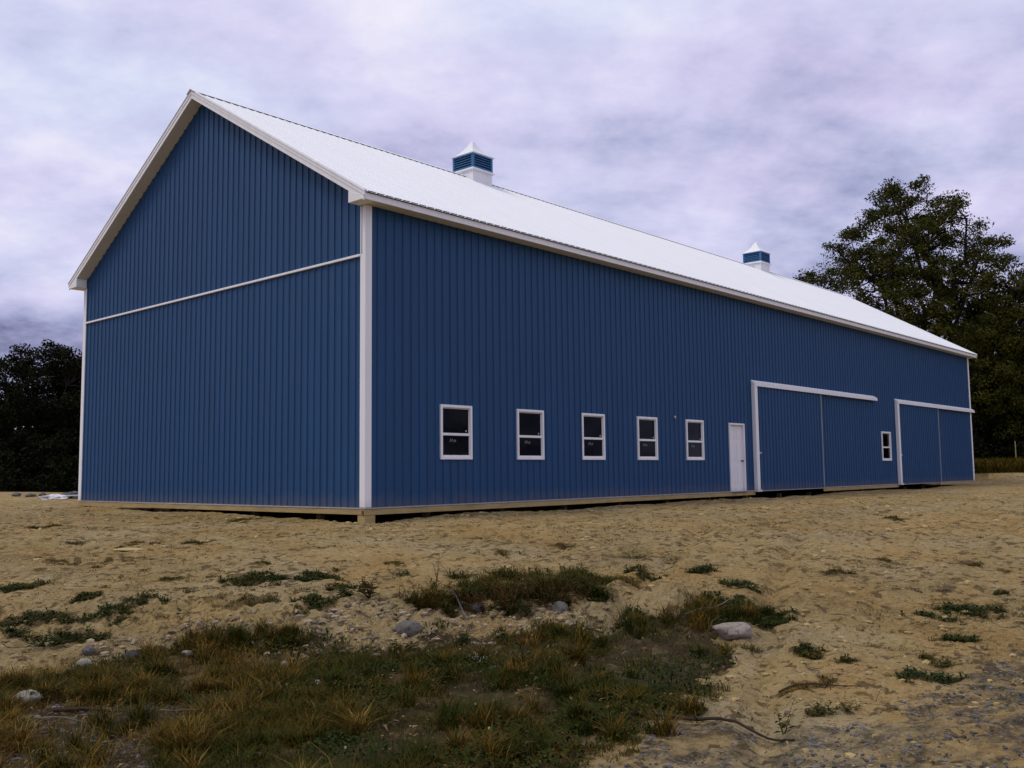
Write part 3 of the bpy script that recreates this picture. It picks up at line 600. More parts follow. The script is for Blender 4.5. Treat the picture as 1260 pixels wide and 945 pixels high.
# ------------------------------------------------------------------ trees
def leaf_quads(C0, size, rng, droop=0.0, aspect=0.5):
    n = len(C0); a = rng.normal(size=(n, 3)); a[:, 2] -= droop; a /= np.linalg.norm(a, axis=1)[:, None]
    b = rng.normal(size=(n, 3)); b -= (b*a).sum(1)[:, None]*a; b /= np.linalg.norm(b, axis=1)[:, None]
    s = size*rng.uniform(0.6, 1.3, n)[:, None]
    V = np.empty((n, 4, 3)); V[:, 0] = C0 - a*s*0.5; V[:, 1] = C0 + b*s*aspect*0.5; V[:, 2] = C0 + a*s*0.5; V[:, 3] = C0 - b*s*aspect*0.5
    return V.reshape(-1, 3), np.arange(4*n).reshape(n, 4)
def make_tree(name, label, base, H, prof, nclump, per, leaf, clump_r, seed, mat, group=None, lobes=0.22, trunk_r=0.4, nlimb=11, shell=0.45, minz=0.12, cluster_keep=None):
    rng = np.random.default_rng(seed); rr = random.Random(seed)
    t = empty(name, base, label, 'tree', group)
    ph = rng.uniform(0, 6.28, 6)
    def R(z, a):
        r = np.interp(z/H, [p[0] for p in prof], [p[1] for p in prof])
        return r*(1 + lobes*(0.5*np.sin(3*a+ph[0]+z*0.7) + 0.5*np.sin(5*a+ph[1]-z*1.1) + 0.4*np.sin(2*a+ph[2]+z*1.9)))
    C0 = []
    tries = 0
    while len(C0) < nclump and tries < nclump*60:
        tries += 1
        z = H*(minz + (1-minz)*rr.random()); a = rr.uniform(0, 2*math.pi); rmax = R(z, a)
        if rr.random() > (rmax/max(p[1] for p in prof))**1.3 + 0.08: continue
        q = rr.random()**shell
        p = np.array([rmax*q*math.cos(a), rmax*q*math.sin(a), z])
        C0.append(p)
    C0 = np.array(C0)
    # limbs
    mb = MB(); limbs = []
    hT = H*0.62
    tp = [Vector((rr.uniform(-1, 1)*0.02*H*k, rr.uniform(-1, 1)*0.02*H*k, -0.6 + k*(hT+0.6)/7)) for k in range(8)]
    mb.tube(tp, [trunk_r*(1.25 if k == 0 else 1-0.1*k) for k in range(8)], 9)
    limbs.append(tp)
    for i in range(nlimb):
        k = 2 + (i*5)//nlimb; s = tp[k].lerp(tp[min(k+1, 7)], rr.random())
        a = 2*math.pi*(i*0.382) + rr.uniform(-.3, .3); ze = min(H*0.93, s.z + H*rr.uniform(0.22, 0.42)); r = float(R(ze, a))*rr.uniform(0.6, 0.85)
        e = Vector((r*math.cos(a), r*math.sin(a), ze)); pts = []
        for j in range(7):
            q = j/6; p = s.lerp(e, q) + Vector((0, 0, 0.10*H*math.sin(math.pi*q)*(-0.35))) + Vector((rr.uniform(-1, 1), rr.uniform(-1, 1), rr.uniform(-1, 1)))*0.02*H*math.sin(math.pi*q)
            pts.append(p)
        limbs.append(pts); mb.tube(pts, [trunk_r*0.5*(1-0.12*j) for j in range(7)], 6)
    allp = np.array([tuple(p) for l in limbs for p in l])
    for c in C0[:: max(1, len(C0)//420)]:
        d = np.linalg.norm(allp - c, axis=1) + 1.2*np.maximum(0, allp[:, 2]-c[2]+0.3); s = Vector(allp[int(np.argmin(d))]); e = Vector(c)
        pts = [s.lerp(e, q) + Vector((0, 0, -0.10*(e-s).length*math.sin(math.pi*q))) + Vector((rr.uniform(-1, 1), rr.uniform(-1, 1), rr.uniform(-1, 1)))*0.05*(e-s).length*math.sin(math.pi*q) for q in (0, .25, .5, .75, 1)]
        r0 = trunk_r*0.16; mb.tube(pts, [r0, r0*.8, r0*.6, r0*.42, r0*.25], 4)
    mb.build('trunk', 'bark', t, smooth=True)
    # foliage
    n = len(C0)*per
    sc = clump_r*rng.uniform(0.55, 1.35, len(C0))
    d = rng.normal(size=(n, 3)); d /= np.linalg.norm(d, axis=1)[:, None]; d *= (rng.random(n)**0.45)[:, None]; d[:, 2] *= 0.55
    ctr = np.repeat(C0, per, 0) + d*np.repeat(sc, per)[:, None]
    V, Fq = leaf_quads(ctr, leaf, rng, 0.3)
    link('crown', np_mesh('crown', V, Fq, mat), t)
    return t
def clone(t, loc, rz, sc, label, group=None):
    c = t.copy(); COL.objects.link(c); c.location = loc; c.rotation_euler = (0, 0, rz); c.scale = (sc, sc, sc); c['label'] = label
    if group: c['group'] = group
    for ch in list(t.children):
        d = ch.copy(); COL.objects.link(d); d.parent = c
    return c
def at(px, u, dz=0.0):
    v = (px-630)/1179.86*u; x, y = xy(u, v); return (float(x), float(y), float(terr_base(np.array([x]), np.array([y]))[0]) + dz)
EDGE = 'trees at the edge of the yard'
big = make_tree('walnut_tree', 'tallest tree, its broad crown letting sky through, behind the far end of the barn', at(1130, 66), 20.1,
    [(0, 5.0), (0.10, 8.0), (0.3, 9.6), (0.45, 9.7), (0.58, 8.8), (0.68, 7.2), (0.78, 5.6), (0.86, 4.3), (0.93, 2.9), (0.97, 1.8), (1.0, 1.0)], 1300, 150, 0.185, 0.82, 17, 'walnut_leaves', EDGE, 0.10, 0.42, 18, 0.55, 0.05)
prof2 = [(0, 3.0), (0.1, 5.2), (0.35, 6.0), (0.6, 5.4), (0.8, 3.9), (0.93, 2.2), (1, 1.0)]
sec = make_tree('walnut_tree', 'lower spreading tree at the right edge, behind the thin wooden stake', at(1292, 62), 13.2, prof2, 420, 160, 0.2, 0.95, 12, 'walnut_leaves', EDGE, 0.25, 0.32, 10, 0.5, 0.03)
clone(sec, at(1222, 71), 2.1, 0.92, 'low dark tree filling the gap between the tallest tree and the right edge tree', EDGE)
prof3 = [(0, 3.0), (0.12, 4.2), (0.4, 4.7), (0.65, 4.3), (0.82, 3.3), (0.94, 2.0), (1, 1.0)]
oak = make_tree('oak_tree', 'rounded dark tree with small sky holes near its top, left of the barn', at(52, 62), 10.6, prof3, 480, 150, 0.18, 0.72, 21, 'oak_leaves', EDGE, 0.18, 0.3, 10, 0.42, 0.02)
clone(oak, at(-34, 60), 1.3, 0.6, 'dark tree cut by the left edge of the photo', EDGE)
clone(oak, at(118, 65), 4.0, 0.97, 'dark tree mostly hidden behind the left corner of the barn', EDGE)
clone(oak, at(30, 70), 2.6, 0.8, 'dark tree standing behind the two trees left of the barn', EDGE)
for i, (px, u, r, s) in enumerate(((-120, 62, 0.4, 0.9), (-230, 60, 1.9, 1.0), (-350, 66, 5.1, 1.1))):
    clone(oak, at(px, u), r, s, ['first', 'second', 'third'][i] + ' tree beyond the left edge of the photo', EDGE)
for i, (px, u, r, s) in enumerate(((1420, 60, 3.0, 1.05), (1560, 64, 5.0, 1.1), (1720, 60, 0.9, 1.0))):
    clone(sec, at(px, u), r, s, ['first', 'second', 'third'][i] + ' tree beyond the right edge of the photo', EDGE)
# undergrowth shrubs closing the foot of the wood
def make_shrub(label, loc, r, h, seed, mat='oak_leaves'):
    rng = np.random.default_rng(seed); t = empty('shrub', loc, label, 'shrub', 'shrubs under the trees')
    nc = 60; a = rng.uniform(0, 6.283, nc); q = np.sqrt(rng.random(nc)); z = rng.random(nc)*h*(1-0.5*q**2)
    C0 = np.stack([r*q*np.cos(a), r*q*np.sin(a), z], 1); per = 110
    d = rng.normal(size=(nc*per, 3)); d /= np.linalg.norm(d, axis=1)[:, None]; d *= (rng.random(nc*per)**0.4)[:, None]*0.75; d[:, 2] *= 0.7
    V, Fq = leaf_quads(np.repeat(C0, per, 0)+d, 0.22, rng)
    link('foliage', np_mesh('foliage', V, Fq, mat), t)
    mb = MB()
    for i in range(0, nc, 4): mb.tube([(0, 0, -0.3), tuple(C0[i]*[0.3, 0.3, 0.5]), tuple(C0[i])], [0.05, 0.03, 0.015], 5)
    mb.build('stem', 'bark', t); return t
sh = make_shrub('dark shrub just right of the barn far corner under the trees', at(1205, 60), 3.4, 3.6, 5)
clone(sh, at(1262, 60), 2.0, 1.1, 'dark shrub behind the wooden stake'); clone(sh, at(1150, 63), 4.0, 1.0, 'dark shrub hidden by the far end of the barn')
clone(sh, at(1335, 60), 1.0, 1.1, 'dark shrub beyond the right edge of the photo')
clone(sh, at(1232, 68), 5.0, 1.5, 'taller dark shrub deep under the trees on the right')
clone(sh, at(28, 57), 0.5, 1.0, 'dark shrub at the foot of the left trees, nearer the barn'); clone(sh, at(-35, 57), 3.3, 1.0, 'dark shrub at the foot of the left trees, at the photo edge')
clone(sh, at(88, 59), 5.3, 1.05, 'dark shrub behind the pile of white sheeting')
clone(sh, at(60, 66), 2.3, 1.5, 'tall dark shrub deep between the left trees'); clone(sh, at(-5, 66), 0.9, 1.5, 'tall dark shrub deep behind the left edge tree')

# ------------------------------------------------------------------ grass and small plants
def blades(X, Y, h, wd, lean, rng, tint, zoff=-0.005):
    n = len(X); Z = terr(X, Y) + zoff; a = rng.uniform(0, 2*math.pi, n); s = a + rng.uniform(1.2, 1.9, n)
    dx, dy = np.cos(a), np.sin(a); px, py = np.cos(s), np.sin(s)
    V = np.empty((n, 6, 3)); le = lean*h
    for k, (t, w_) in enumerate(((0, 1.0), (0.55, 0.75), (1.0, 0.12))):
        bx = X + dx*le*t**1.7; by = Y + dy*le*t**1.7; bz = Z + h*t*(1 - 0.30*lean*t)
        for m_, sg in ((0, -1), (1, 1)):
            V[:, 2*k+m_, 0] = bx + sg*px*wd*w_*0.5; V[:, 2*k+m_, 1] = by + sg*py*wd*w_*0.5; V[:, 2*k+m_, 2] = bz
    i = np.arange(n)[:, None]*6; Fq = np.concatenate([i+np.array([[0, 1, 3, 2]]), i+np.array([[2, 3, 5, 4]])], 0)
    return V.reshape(-1, 3), Fq, np.repeat(tint, 6)
rng = np.random.default_rng(77)
def bbox_pts(poly, n, pad=0.3):
    a = np.array(poly); lo = a.min(0)-pad; hi = a.max(0)+pad
    return rng.uniform(lo[0], hi[0], n), rng.uniform(lo[1], hi[1], n)
acc = []
def add(part): acc.append(part)
def flush(name, label, cat, mat, extra=None):
    V = []; Fq = []; T = []; o = 0
    for v, f, t in acc: V.append(v); Fq.append(f+o); T.append(t); o += len(v)
    acc.clear()
    tag(link(name, np_mesh(name, np.concatenate(V), np.concatenate(Fq), mat, {'tint': np.concatenate(T)})), label, cat, kind='stuff')
X, Y = bbox_pts(GRASS, 330000)
k = softpoly(X, Y, GRASS, 0.7); dens = vnoise(X*1.6, Y*1.6, 51) + 0.7*vnoise(X*4.5, Y*4.5, 52)
k &= rng.random(len(X)) < np.clip(0.60 + 1.8*dens, 0.06, 1)
gl_ = softpoly(X, Y, GRAVEL_L, 0.25); k &= ~(gl_ & (rng.random(len(X)) < 0.86))
X, Y = X[k], Y[k]; u, v = uv(X, Y)
tn = np.clip(0.50 + 0.75*vnoise(X*1.1, Y*1.1, 61) + 0.55*vnoise(X*3.7, Y*3.7, 62) + 0.26*(v < -2.2) - 0.12*(v > -1.9), 0, 1)
hb = 0.048 + 0.05*np.clip(vnoise(X*2.2, Y*2.2, 63)+0.4, 0, 1) + 0.035*(v < -0.5)
h = hb*rng.uniform(0.35, 1.35, len(X)); tall = rng.random(len(X)) < 0.006; h[tall] *= 2.0
h *= np.clip(0.55 + 0.45*(7.5 - np.abs(u-7.2))/4, 0.5, 1)
add(blades(X, Y, h, rng.uniform(0.0025, 0.006, len(X)), rng.uniform(0.3, 1.6, len(X)), rng, np.clip(tn + 0.35*tall, 0, 1)))
# tussocks of longer blades
k = rng.integers(0, len(X), 260); kl = np.flatnonzero(v < -1.9); k = np.concatenate([k, rng.choice(kl, 170)])
for x0, y0 in zip(X[k], Y[k]):
    n = int(rng.integers(60, 190)); sp_ = rng.uniform(0.02, 0.05); xx = x0 + rng.normal(0, sp_, n); yy = y0 + rng.normal(0, sp_, n)
    add(blades(xx, yy, rng.uniform(0.09, 0.22)*rng.uniform(0.5, 1.2, n), rng.uniform(0.003, 0.006, n), rng.uniform(0.3, 1.3, n), rng, np.clip(rng.uniform(0.1, 0.95)+0.12*(x0 < -7.3)+rng.normal(0, 0.08, n), 0, 1)))
for (px, py, rx, ry, kd) in PATCHES:
    ry = min(ry, 0.5); n = int({'g': 12000, 'b': 9000, 't': 9500}[kd]*rx*ry*4) + 60
    a = rng.uniform(0, 2*math.pi, n); q = np.sqrt(rng.random(n))*1.55
    dv = np.cos(a)*q*rx; du = np.sin(a)*q*ry; X = px + du*FW[0] + dv*RT[0]; Y = py + du*FW[1] + dv*RT[1]
    k = patchm(X, Y, px, py, rx, ry) > 0.05; X, Y = X[k], Y[k]; n = len(X)
    if n < 3: continue
    hh = {'g': 0.038, 'b': 0.045, 't': 0.17}[kd]; tb = {'g': 0.32, 'b': 0.62, 't': 0.52}[kd]
    hh = hh*np.clip(0.65 + 1.6*vnoise(X*6, Y*6, 74), 0.2, 1.5)
    add(blades(X, Y, hh*rng.uniform(0.4, 1.5, n), rng.uniform(0.004, 0.009, n), rng.uniform(0.5, 1.8, n), rng, np.clip(tb + 0.5*vnoise(X*4, Y*4, 73), 0, 1)))
# sparse single tufts over the sand
nt_ = 1500; uu = 6.5 + 15*rng.random(nt_)**1.4; vv = rng.uniform(-0.56, 0.56, nt_)*uu; tx, ty = xy(uu, vv)
kk = (vnoise(tx*0.6, ty*0.6, 81) + 0.5*vnoise(tx*1.9, ty*1.9, 82) > -0.04 + 0.16*(vv > 1.5)) & ~((ty > -0.3) & (tx > -0.3)); tx, ty = tx[kk], ty[kk]
for x0, y0 in zip(tx, ty):
    n = rng.integers(12, 60); sp_ = rng.uniform(0.02, 0.10); X = x0 + rng.normal(0, sp_, n); Y = y0 + rng.normal(0, sp_, n)
    add(blades(X, Y, 0.03*rng.uniform(0.4, 1.5, n), rng.uniform(0.004, 0.008, n), rng.uniform(0.5, 2.0, n), rng, np.full(n, rng.uniform(0.1, 0.8))))
flush('grass', 'short brownish green grass and low weeds growing in patches on the bare yard', 'grass', 'grass_blades')
# rough grass strip under the trees
n = 42000; uu = rng.uniform(52, 61, n); vv = rng.uniform(23, 36, n); X, Y = xy(uu, vv)
add(blades(X, Y, 0.5*rng.uniform(0.4, 1.4, n), rng.uniform(0.02, 0.05, n), rng.uniform(0.2, 1.0, n), rng, np.clip(0.66+0.6*vnoise(X*0.5, Y*0.5, 91), 0, 1)))
flush('rough_grass', 'tall rough brown grass strip in front of the trees at the right', 'grass', 'grass_blades')
# broad-leaved ground weeds inside the grass
def leafy(X, Y, ln, wd, up, rng, tint, z0=0.0):
    n = len(X); Z = terr(X, Y) + z0; a = rng.uniform(0, 2*math.pi, n); dx, dy = np.cos(a), np.sin(a); px, py = -dy, dx
    V = np.empty((n, 6, 3)); rise = up*ln
    for k, (t, w_) in enumerate(((0, 0.12), (0.5, 1.0), (1.0, 0.10))):
        bx = X + dx*ln*t; by = Y + dy*ln*t; bz = Z + rise*math.sin(t*2.2)
        for m_, sg in ((0, -1), (1, 1)):
            V[:, 2*k+m_, 0] = bx + sg*px*wd*w_*0.5; V[:, 2*k+m_, 1] = by + sg*py*wd*w_*0.5; V[:, 2*k+m_, 2] = bz + (0.12*wd if k == 1 else 0)
    i = np.arange(n)[:, None]*6; Fq = np.concatenate([i+np.array([[0, 1, 3, 2]]), i+np.array([[2, 3, 5, 4]])], 0)
    return V.reshape(-1, 3), Fq, np.repeat(tint, 6)
X, Y = bbox_pts(GRASS, 52000); k = softpoly(X, Y, GRASS, 0.5) & (vnoise(X*1.3, Y*1.3, 101) + 0.6*vnoise(X*4, Y*4, 102) > -0.05) & ~softpoly(X, Y, GRAVEL_L, 0.2)
X, Y = X[k], Y[k]; n = len(X)
add(leafy(X, Y, rng.uniform(0.02, 0.06, n), rng.uniform(0.012, 0.032, n), rng.uniform(0.1, 1.0, n), rng, np.clip(0.3+0.6*vnoise(X*2, Y*2, 103), 0, 1), rng.uniform(0, 0.05, n)))
for (px, py, rx, ry, kd) in PATCHES:
    if kd == 'b': continue
    ry = min(ry, 0.5); n = int(5200*rx*ry*4)+20; a = rng.uniform(0, 6.283, n); q = np.sqrt(rng.random(n))*1.5
    dv = np.cos(a)*q*rx; du = np.sin(a)*q*ry; X = px + du*FW[0] + dv*RT[0]; Y = py + du*FW[1] + dv*RT[1]
    k = patchm(X, Y, px, py, rx, ry) > 0.12; X, Y = X[k], Y[k]; n = len(X)
    if n < 3: continue
    add(leafy(X, Y, rng.uniform(0.02, 0.07, n), rng.uniform(0.01, 0.028, n), rng.uniform(0.05, 0.7, n), rng, np.clip((0.5 if kd == 't' else 0.36)+0.7*vnoise(X*3, Y*3, 104), 0, 1), rng.uniform(0, 0.07 if kd == 't' else 0.02, n)))
flush('ground_weeds', 'small broad leaved weeds spreading low among the grass', 'weeds', 'weed_leaves')
X, Y = bbox_pts(GRASS, 2600, 0.8); n = len(X); k = inpoly(X, Y, GRASS) | (rng.random(n) < 0.25); X, Y = X[k], Y[k]; n = len(X)
add(leafy(X, Y, rng.uniform(0.02, 0.065, n), rng.uniform(0.012, 0.03, n), rng.uniform(0, 0.5, n), rng, rng.random(n), rng.uniform(0.0, 0.03, n)))
nn = 2600; uu = rng.uniform(6, 20, nn); vv = rng.uniform(-0.5, 0.56, nn)*uu; X, Y = xy(uu, vv)
add(leafy(X, Y, rng.uniform(0.015, 0.05, nn), rng.uniform(0.01, 0.02, nn), rng.uniform(0, 0.6, nn), rng, rng.random(nn)))
flush('fallen_leaves', 'dry brown leaves and chips scattered over grass and dirt', 'leaves', 'dead_leaves')

# ------------------------------------------------------------------ loose stones
def ico(sub):
    bm = bmesh.new(); bmesh.ops.create_icosphere(bm, subdivisions=sub, radius=1.0); bm.verts.ensure_lookup_table()
    V = np.array([tuple(v.co) for v in bm.verts]); Fq = np.array([[v.index for v in f.verts] for f in bm.faces]); bm.free(); return V, Fq
IV, IF = ico(1)
def stones(name, label, X, Y, size, mat, sink=0.3, flat=0.6):
    n = len(X); Z = terr(X, Y); m_ = len(IV)
    S = size[:, None]*rng.uniform(0.55, 1.3, (n, 3)); S[:, 2] *= flat
    V = IV[None]*(1 + rng.uniform(-0.28, 0.28, (n, m_, 1)))*S[:, None, :]
    a = rng.uniform(0, 6.283, n); ca_, sa_ = np.cos(a)[:, None], np.sin(a)[:, None]
    x_ = V[:, :, 0]*ca_ - V[:, :, 1]*sa_; y_ = V[:, :, 0]*sa_ + V[:, :, 1]*ca_
    V = np.stack([x_ + X[:, None], y_ + Y[:, None], V[:, :, 2] + (Z + S[:, 2]*(1-2*sink)*0.6)[:, None]], -1)
    Fq = (IF[None] + (np.arange(n)*m_)[:, None, None]).reshape(-1, 3)
    tag(link(name, np_mesh(name, V.reshape(-1, 3), Fq, mat)), label, 'stones', kind='stuff')
X, Y = bbox_pts(RUBBLE, 16000, 0.4); k = softpoly(X, Y, RUBBLE, 0.5) & (rng.random(len(X)) < 0.75); X, Y = X[k], Y[k]
stones('rubble', 'small brown and pale stones strewn over the dirt bank', X, Y, 0.006*np.exp(rng.exponential(0.62, len(X))).clip(1, 6.5), 'rubble_stone')
X, Y = bbox_pts(GRAVEL_R, 16000, 0.5); X2, Y2 = bbox_pts(GRAVEL_L, 5000, 0.3); k = softpoly(X, Y, GRAVEL_R, 0.6) & (vnoise(X*4, Y*4, 111)+0.5*vnoise(X*9, Y*9, 112) > -0.15); k2 = softpoly(X2, Y2, GRAVEL_L, 0.4)
X = np.concatenate([X[k], X2[k2]]); Y = np.concatenate([Y[k], Y2[k2]])
stones('gravel', 'grey crushed gravel in the near corners of the yard', X, Y, 0.0055*np.exp(rng.exponential(0.45, len(X))).clip(1, 4), 'grey_gravel', 0.35)
n = 9500; uu = 5 + 24*rng.random(n)**1.15; vv = rng.uniform(-0.56, 0.58, n)*uu; X, Y = xy(uu, vv); k = ~((X > -0.1) & (Y > -0.1)) & ~inpoly(X, Y, GRASS) & (vnoise(X*1.2, Y*1.2, 121) > -0.2*rng.random(n)); X, Y = X[k], Y[k]
stones('dirt_clods', 'crumbled sandy clods lying over the bare yard', X, Y, (0.0045+0.00035*np.hypot(*uv(X, Y)))*np.exp(rng.exponential(0.55, len(X))).clip(1, 5.5), 'sand_clod', 0.4, 0.5)

RV, RF = ico(4)
def rock(name, label, x, y, sx, sy, sz, mat, seed, rz=0.0, sink=0.3, group=None, up=0.0):
    rs = np.random.default_rng(seed); o = rs.uniform(0, 50, 3); V = np.empty_like(RV)
    planes = rs.normal(size=(9, 3)); planes /= np.linalg.norm(planes, axis=1)[:, None]; cut = rs.uniform(0.72, 0.95, 9)
    for i, p in enumerate(RV):
        q = Vector(p); s = 1 + 0.16*mn.noise(q*1.4 + Vector(o)) + 0.06*mn.noise(q*4 + Vector(o)) + 0.025*mn.noise(q*11 + Vector(o))
        pp = np.array(p)*s
        for nn_, c in zip(planes, cut):
            dd = pp@nn_
            if dd > c: pp = pp - nn_*(dd-c)*0.9
        V[i] = pp
    V = V*[sx, sy, sz]; me = np_mesh(name, V, RF, mat, smooth=True)
    ob = link(name, me, loc=(x, y, TZ(x, y) + sz*(1-2*sink) + up)); ob.rotation_euler = (0, 0, rz); tag(ob, label, 'rock', group); return ob
G1 = 'loose rocks on the dirt bank'; rz0 = -0.84
rock('rock', 'largest pale rock, at the right end of the grass', -4.19, -10.34, 0.19, 0.13, 0.085, 'pale_rock', 3, rz0, 0.2)
rock('rock', 'broad grey rock in the middle of the dirt bank', -5.91, -7.85, 0.13, 0.11, 0.085, 'grey_rock', 4, rz0, 0.25, G1)
rock('rock', 'dark rock beside the bent grey pipe', -5.10, -7.98, 0.075, 0.06, 0.045, 'dark_rock', 5, rz0, 0.2, G1)
rock('rock', 'round grey rock half buried in the bank, right of the red brown dock stalk', -4.57, -8.6, 0.10, 0.10, 0.085, 'grey_rock', 6, rz0+.4, 0.3, G1)
rock('rock', 'whitish rock at the left edge of the grass, larger of a touching pair', -8.42, -6.55, 0.075, 0.06, 0.055, 'white_rock', 7, rz0, 0.2, G1)
rock('rock', 'round tan rock touching the larger whitish one at the left', -8.56, -6.64, 0.05, 0.05, 0.042, 'pale_rock', 8, rz0, 0.2, G1)
rock('rock', 'pale lichen rock among orange grass in the lower left', -9.15, -7.25, 0.10, 0.08, 0.055, 'white_rock', 9, rz0, 0.15)
rock('rock', 'small white rock in the grass below the middle of the bank', -7.23, -7.73, 0.042, 0.035, 0.03, 'white_rock', 10, rz0, 0.1)
rock('rock', 'bluish grey flat rock standing in the left rubble', -7.99, -6.55, 0.075, 0.05, 0.06, 'dark_rock', 11, rz0, 0.2, G1)
rock('rock', 'light flat stone in the rubble near the thin yellow stalks', -7.60, -6.78, 0.06, 0.04, 0.025, 'pale_rock', 12, rz0, 0.1, G1)
rock('rock', 'grey flat stone lying inside the dark grass', -6.22, -9.28, 0.07, 0.05, 0.03, 'grey_rock', 13, rz0, 0.1)
rock('rock', 'dull purple grey rock high in the left rubble', -8.17, -6.07, 0.06, 0.05, 0.05, 'grey_rock', 14, rz0, 0.2, G1)
for i, (dx, dy, s) in enumerate(((0, 0, .026), (.07, -.05, .022), (.13, -.10, .024), (-.04, -.06, .02), (.10, -.02, .018), (.17, -.16, .026), (.03, .05, .02))):
    rock('pebble', 'small white pebble in the cluster of white pebbles in the grass', -7.50+dx, -8.56+dy, s, s*0.85, s*0.8, 'white_rock', 20+i, i, 0.05, 'white pebbles in the grass', 0.012)
# slab-like pale mud cake far left
rock('flat_stone', 'thin pale slab lying on the bare dirt in front of the gable', -5.45, -1.35, 0.22, 0.14, 0.03, 'sand_clod', 31, rz0, 0.25)

# ------------------------------------------------------------------ single plants, sticks and debris
def curve_pts(x, y, h, lean, az, n=6, z0=None):
    z0 = TZ(x, y) if z0 is None else z0
    return [Vector((x + math.cos(az)*lean*h*(i/(n-1))**1.6, y + math.sin(az)*lean*h*(i/(n-1))**1.6, z0 - 0.01 + h*i/(n-1))) for i in range(n)]
def plant(name, label, cat, x, y, stems, hh, lean, leaf, nleaf, stem_mat, leaf_m, tintv, seed, r0=0.003, wdr=0.35, spread=0.03, group=None, droop=0.2, low=0.1):
    rs = random.Random(seed); rg = np.random.default_rng(seed); z = TZ(x, y); t = empty(name, (x, y, z), label, cat, group)
    mb = MB(); V = []; 
    for s in range(stems):
        az = rs.uniform(0, 6.28); h = hh*rs.uniform(0.6, 1.05); pts = curve_pts(rs.gauss(0, spread), rs.gauss(0, spread), h, lean*rs.uniform(0.3, 1.2), az, z0=0.0)
        mb.tube([Vector((0, 0, -0.015))]+pts[1:], [r0*(1-0.12*i) for i in range(len(pts))], 5)
        for k in range(nleaf):
            q = low + (1-low)*(k+rs.random())/nleaf; f = q*(len(pts)-1); i = min(int(f), len(pts)-2); p = pts[i].lerp(pts[i+1], f-i)
            a = rs.uniform(0, 6.28); l = leaf*rs.uniform(0.5, 1.15)*(1.15-0.6*q); d = Vector((math.cos(a), math.sin(a), rs.uniform(-0.1, 0.7))).normalized(); sd_ = Vector((-math.sin(a), math.cos(a), 0))*l*wdr*0.5
            m1 = p + d*l*0.5 + Vector((0, 0, 0.02*l)); e = p + d*l - Vector((0, 0, droop*l))
            V += [p, m1+sd_, e, m1-sd_]
    V = np.array([tuple(q) for q in V]); Fq = np.arange(len(V)).reshape(-1, 4)
    mb.build('stem', stem_mat, t, smooth=True)
    link('leaves', np_mesh('leaves', V, Fq, leaf_m, {'tint': np.full(len(V), tintv)}), t)
    return t
plant('leafy_weed', 'dark bushy broad leaved weed, upright, in the middle of the weed row', 'weed', -5.55, -6.85, 10, 0.25, 0.5, 0.10, 9, 'dock_stem', 'weed_leaves', 0.25, 41, 0.005, 0.42, 0.04)
plant('leafy_weed', 'bright green round leaf clump left of the dark bushy weed', 'weed', -5.72, -6.62, 10, 0.13, 0.8, 0.09, 8, 'green_stem', 'weed_leaves', 0.30, 42, 0.004, 0.5, 0.05)
plant('dock_plant', 'red brown dock stalk standing at the right part of the weed row', 'weed', -4.54, -8.10, 2, 0.38, 0.12, 0.055, 22, 'dock_stem', 'dead_leaves', 0.4, 43, 0.005, 0.4, 0.012)
plant('dock_plant', 'dark seedy stalk leaning at the left end of the brown weeds', 'weed', -4.75, -7.0, 3, 0.32, 0.4, 0.05, 12, 'dock_stem', 'weed_leaves', 0.6, 44, 0.004, 0.4, 0.03)
for i, (x, y, h, l) in enumerate(((-7.50, -6.62, 0.50, 'taller yellow dry stalk, left one of the pair on the left bank'), (-7.46, -6.80, 0.46, 'reddish dry stalk, right one of the pair on the left bank'), (-7.50, -7.30, 0.34, 'short thin dry stalk right of the pair of tall stalks'))):
    plant('dry_stalk', l, 'weed', x, y, 2, h, 0.15, 0.05, 13, 'dry_stick' if i == 0 else 'dock_stem', 'grass_blades', 0.72 if i == 0 else 0.85, 45+i, 0.003, 0.3, 0.012, 'dry stalks on the left bank')
plant('dark_bush', 'low dark bushy weed at the left edge of the photo', 'weed', -8.30, -5.50, 26, 0.14, 1.3, 0.09, 9, 'green_stem', 'weed_leaves', 0.05, 50, 0.003, 0.28, 0.14)
plant('seedling', 'thin green sprout with upright leaves beside the fallen branch', 'weed', -6.38, -11.9, 5, 0.22, 0.35, 0.07, 6, 'green_stem', 'weed_leaves', 0.3, 51, 0.0025, 0.28, 0.012)
plant('seedling', 'small green weed on the dirt right of the fallen branch', 'weed', -5.86, -11.95, 8, 0.10, 1.0, 0.06, 7, 'green_stem', 'weed_leaves', 0.15, 52, 0.0025, 0.35, 0.04)
plant('seedling', 'small yellowish weed next to the green one, right of the branch', 'weed', -5.66, -12.05, 7, 0.10, 0.8, 0.05, 7, 'green_stem', 'weed_leaves', 0.55, 53, 0.0025, 0.35, 0.04)
plant('seedling', 'single bent brown stalk with curled leaf near the lower right gravel', 'weed', -5.38, -12.1, 1, 0.16, 0.5, 0.06, 4, 'dock_stem', 'dead_leaves', 0.4, 54, 0.003, 0.5, 0.002, low=0.7)
plant('grass_tuft', 'pale dry feathery tuft alone on the sand at the right', 'grass tuft', -0.98, -11.17, 60, 0.13, 0.9, 0.03, 2, 'dry_stick', 'grass_blades', 0.85, 55, 0.0012, 0.2, 0.05)
plant('grass_tuft', 'dark green pointed tuft on the sand between barn and pale rock', 'grass tuft', -2.35, -9.26, 40, 0.10, 1.5, 0.05, 4, 'green_stem', 'weed_leaves', 0.15, 56, 0.0015, 0.2, 0.10)
plant('grass_tuft', 'olive feathery tuft, left one of the row beyond the brown weeds', 'grass tuft', -1.62, -7.48, 70, 0.15, 0.7, 0.04, 3, 'green_stem', 'grass_blades', 0.5, 57, 0.0014, 0.2, 0.10)
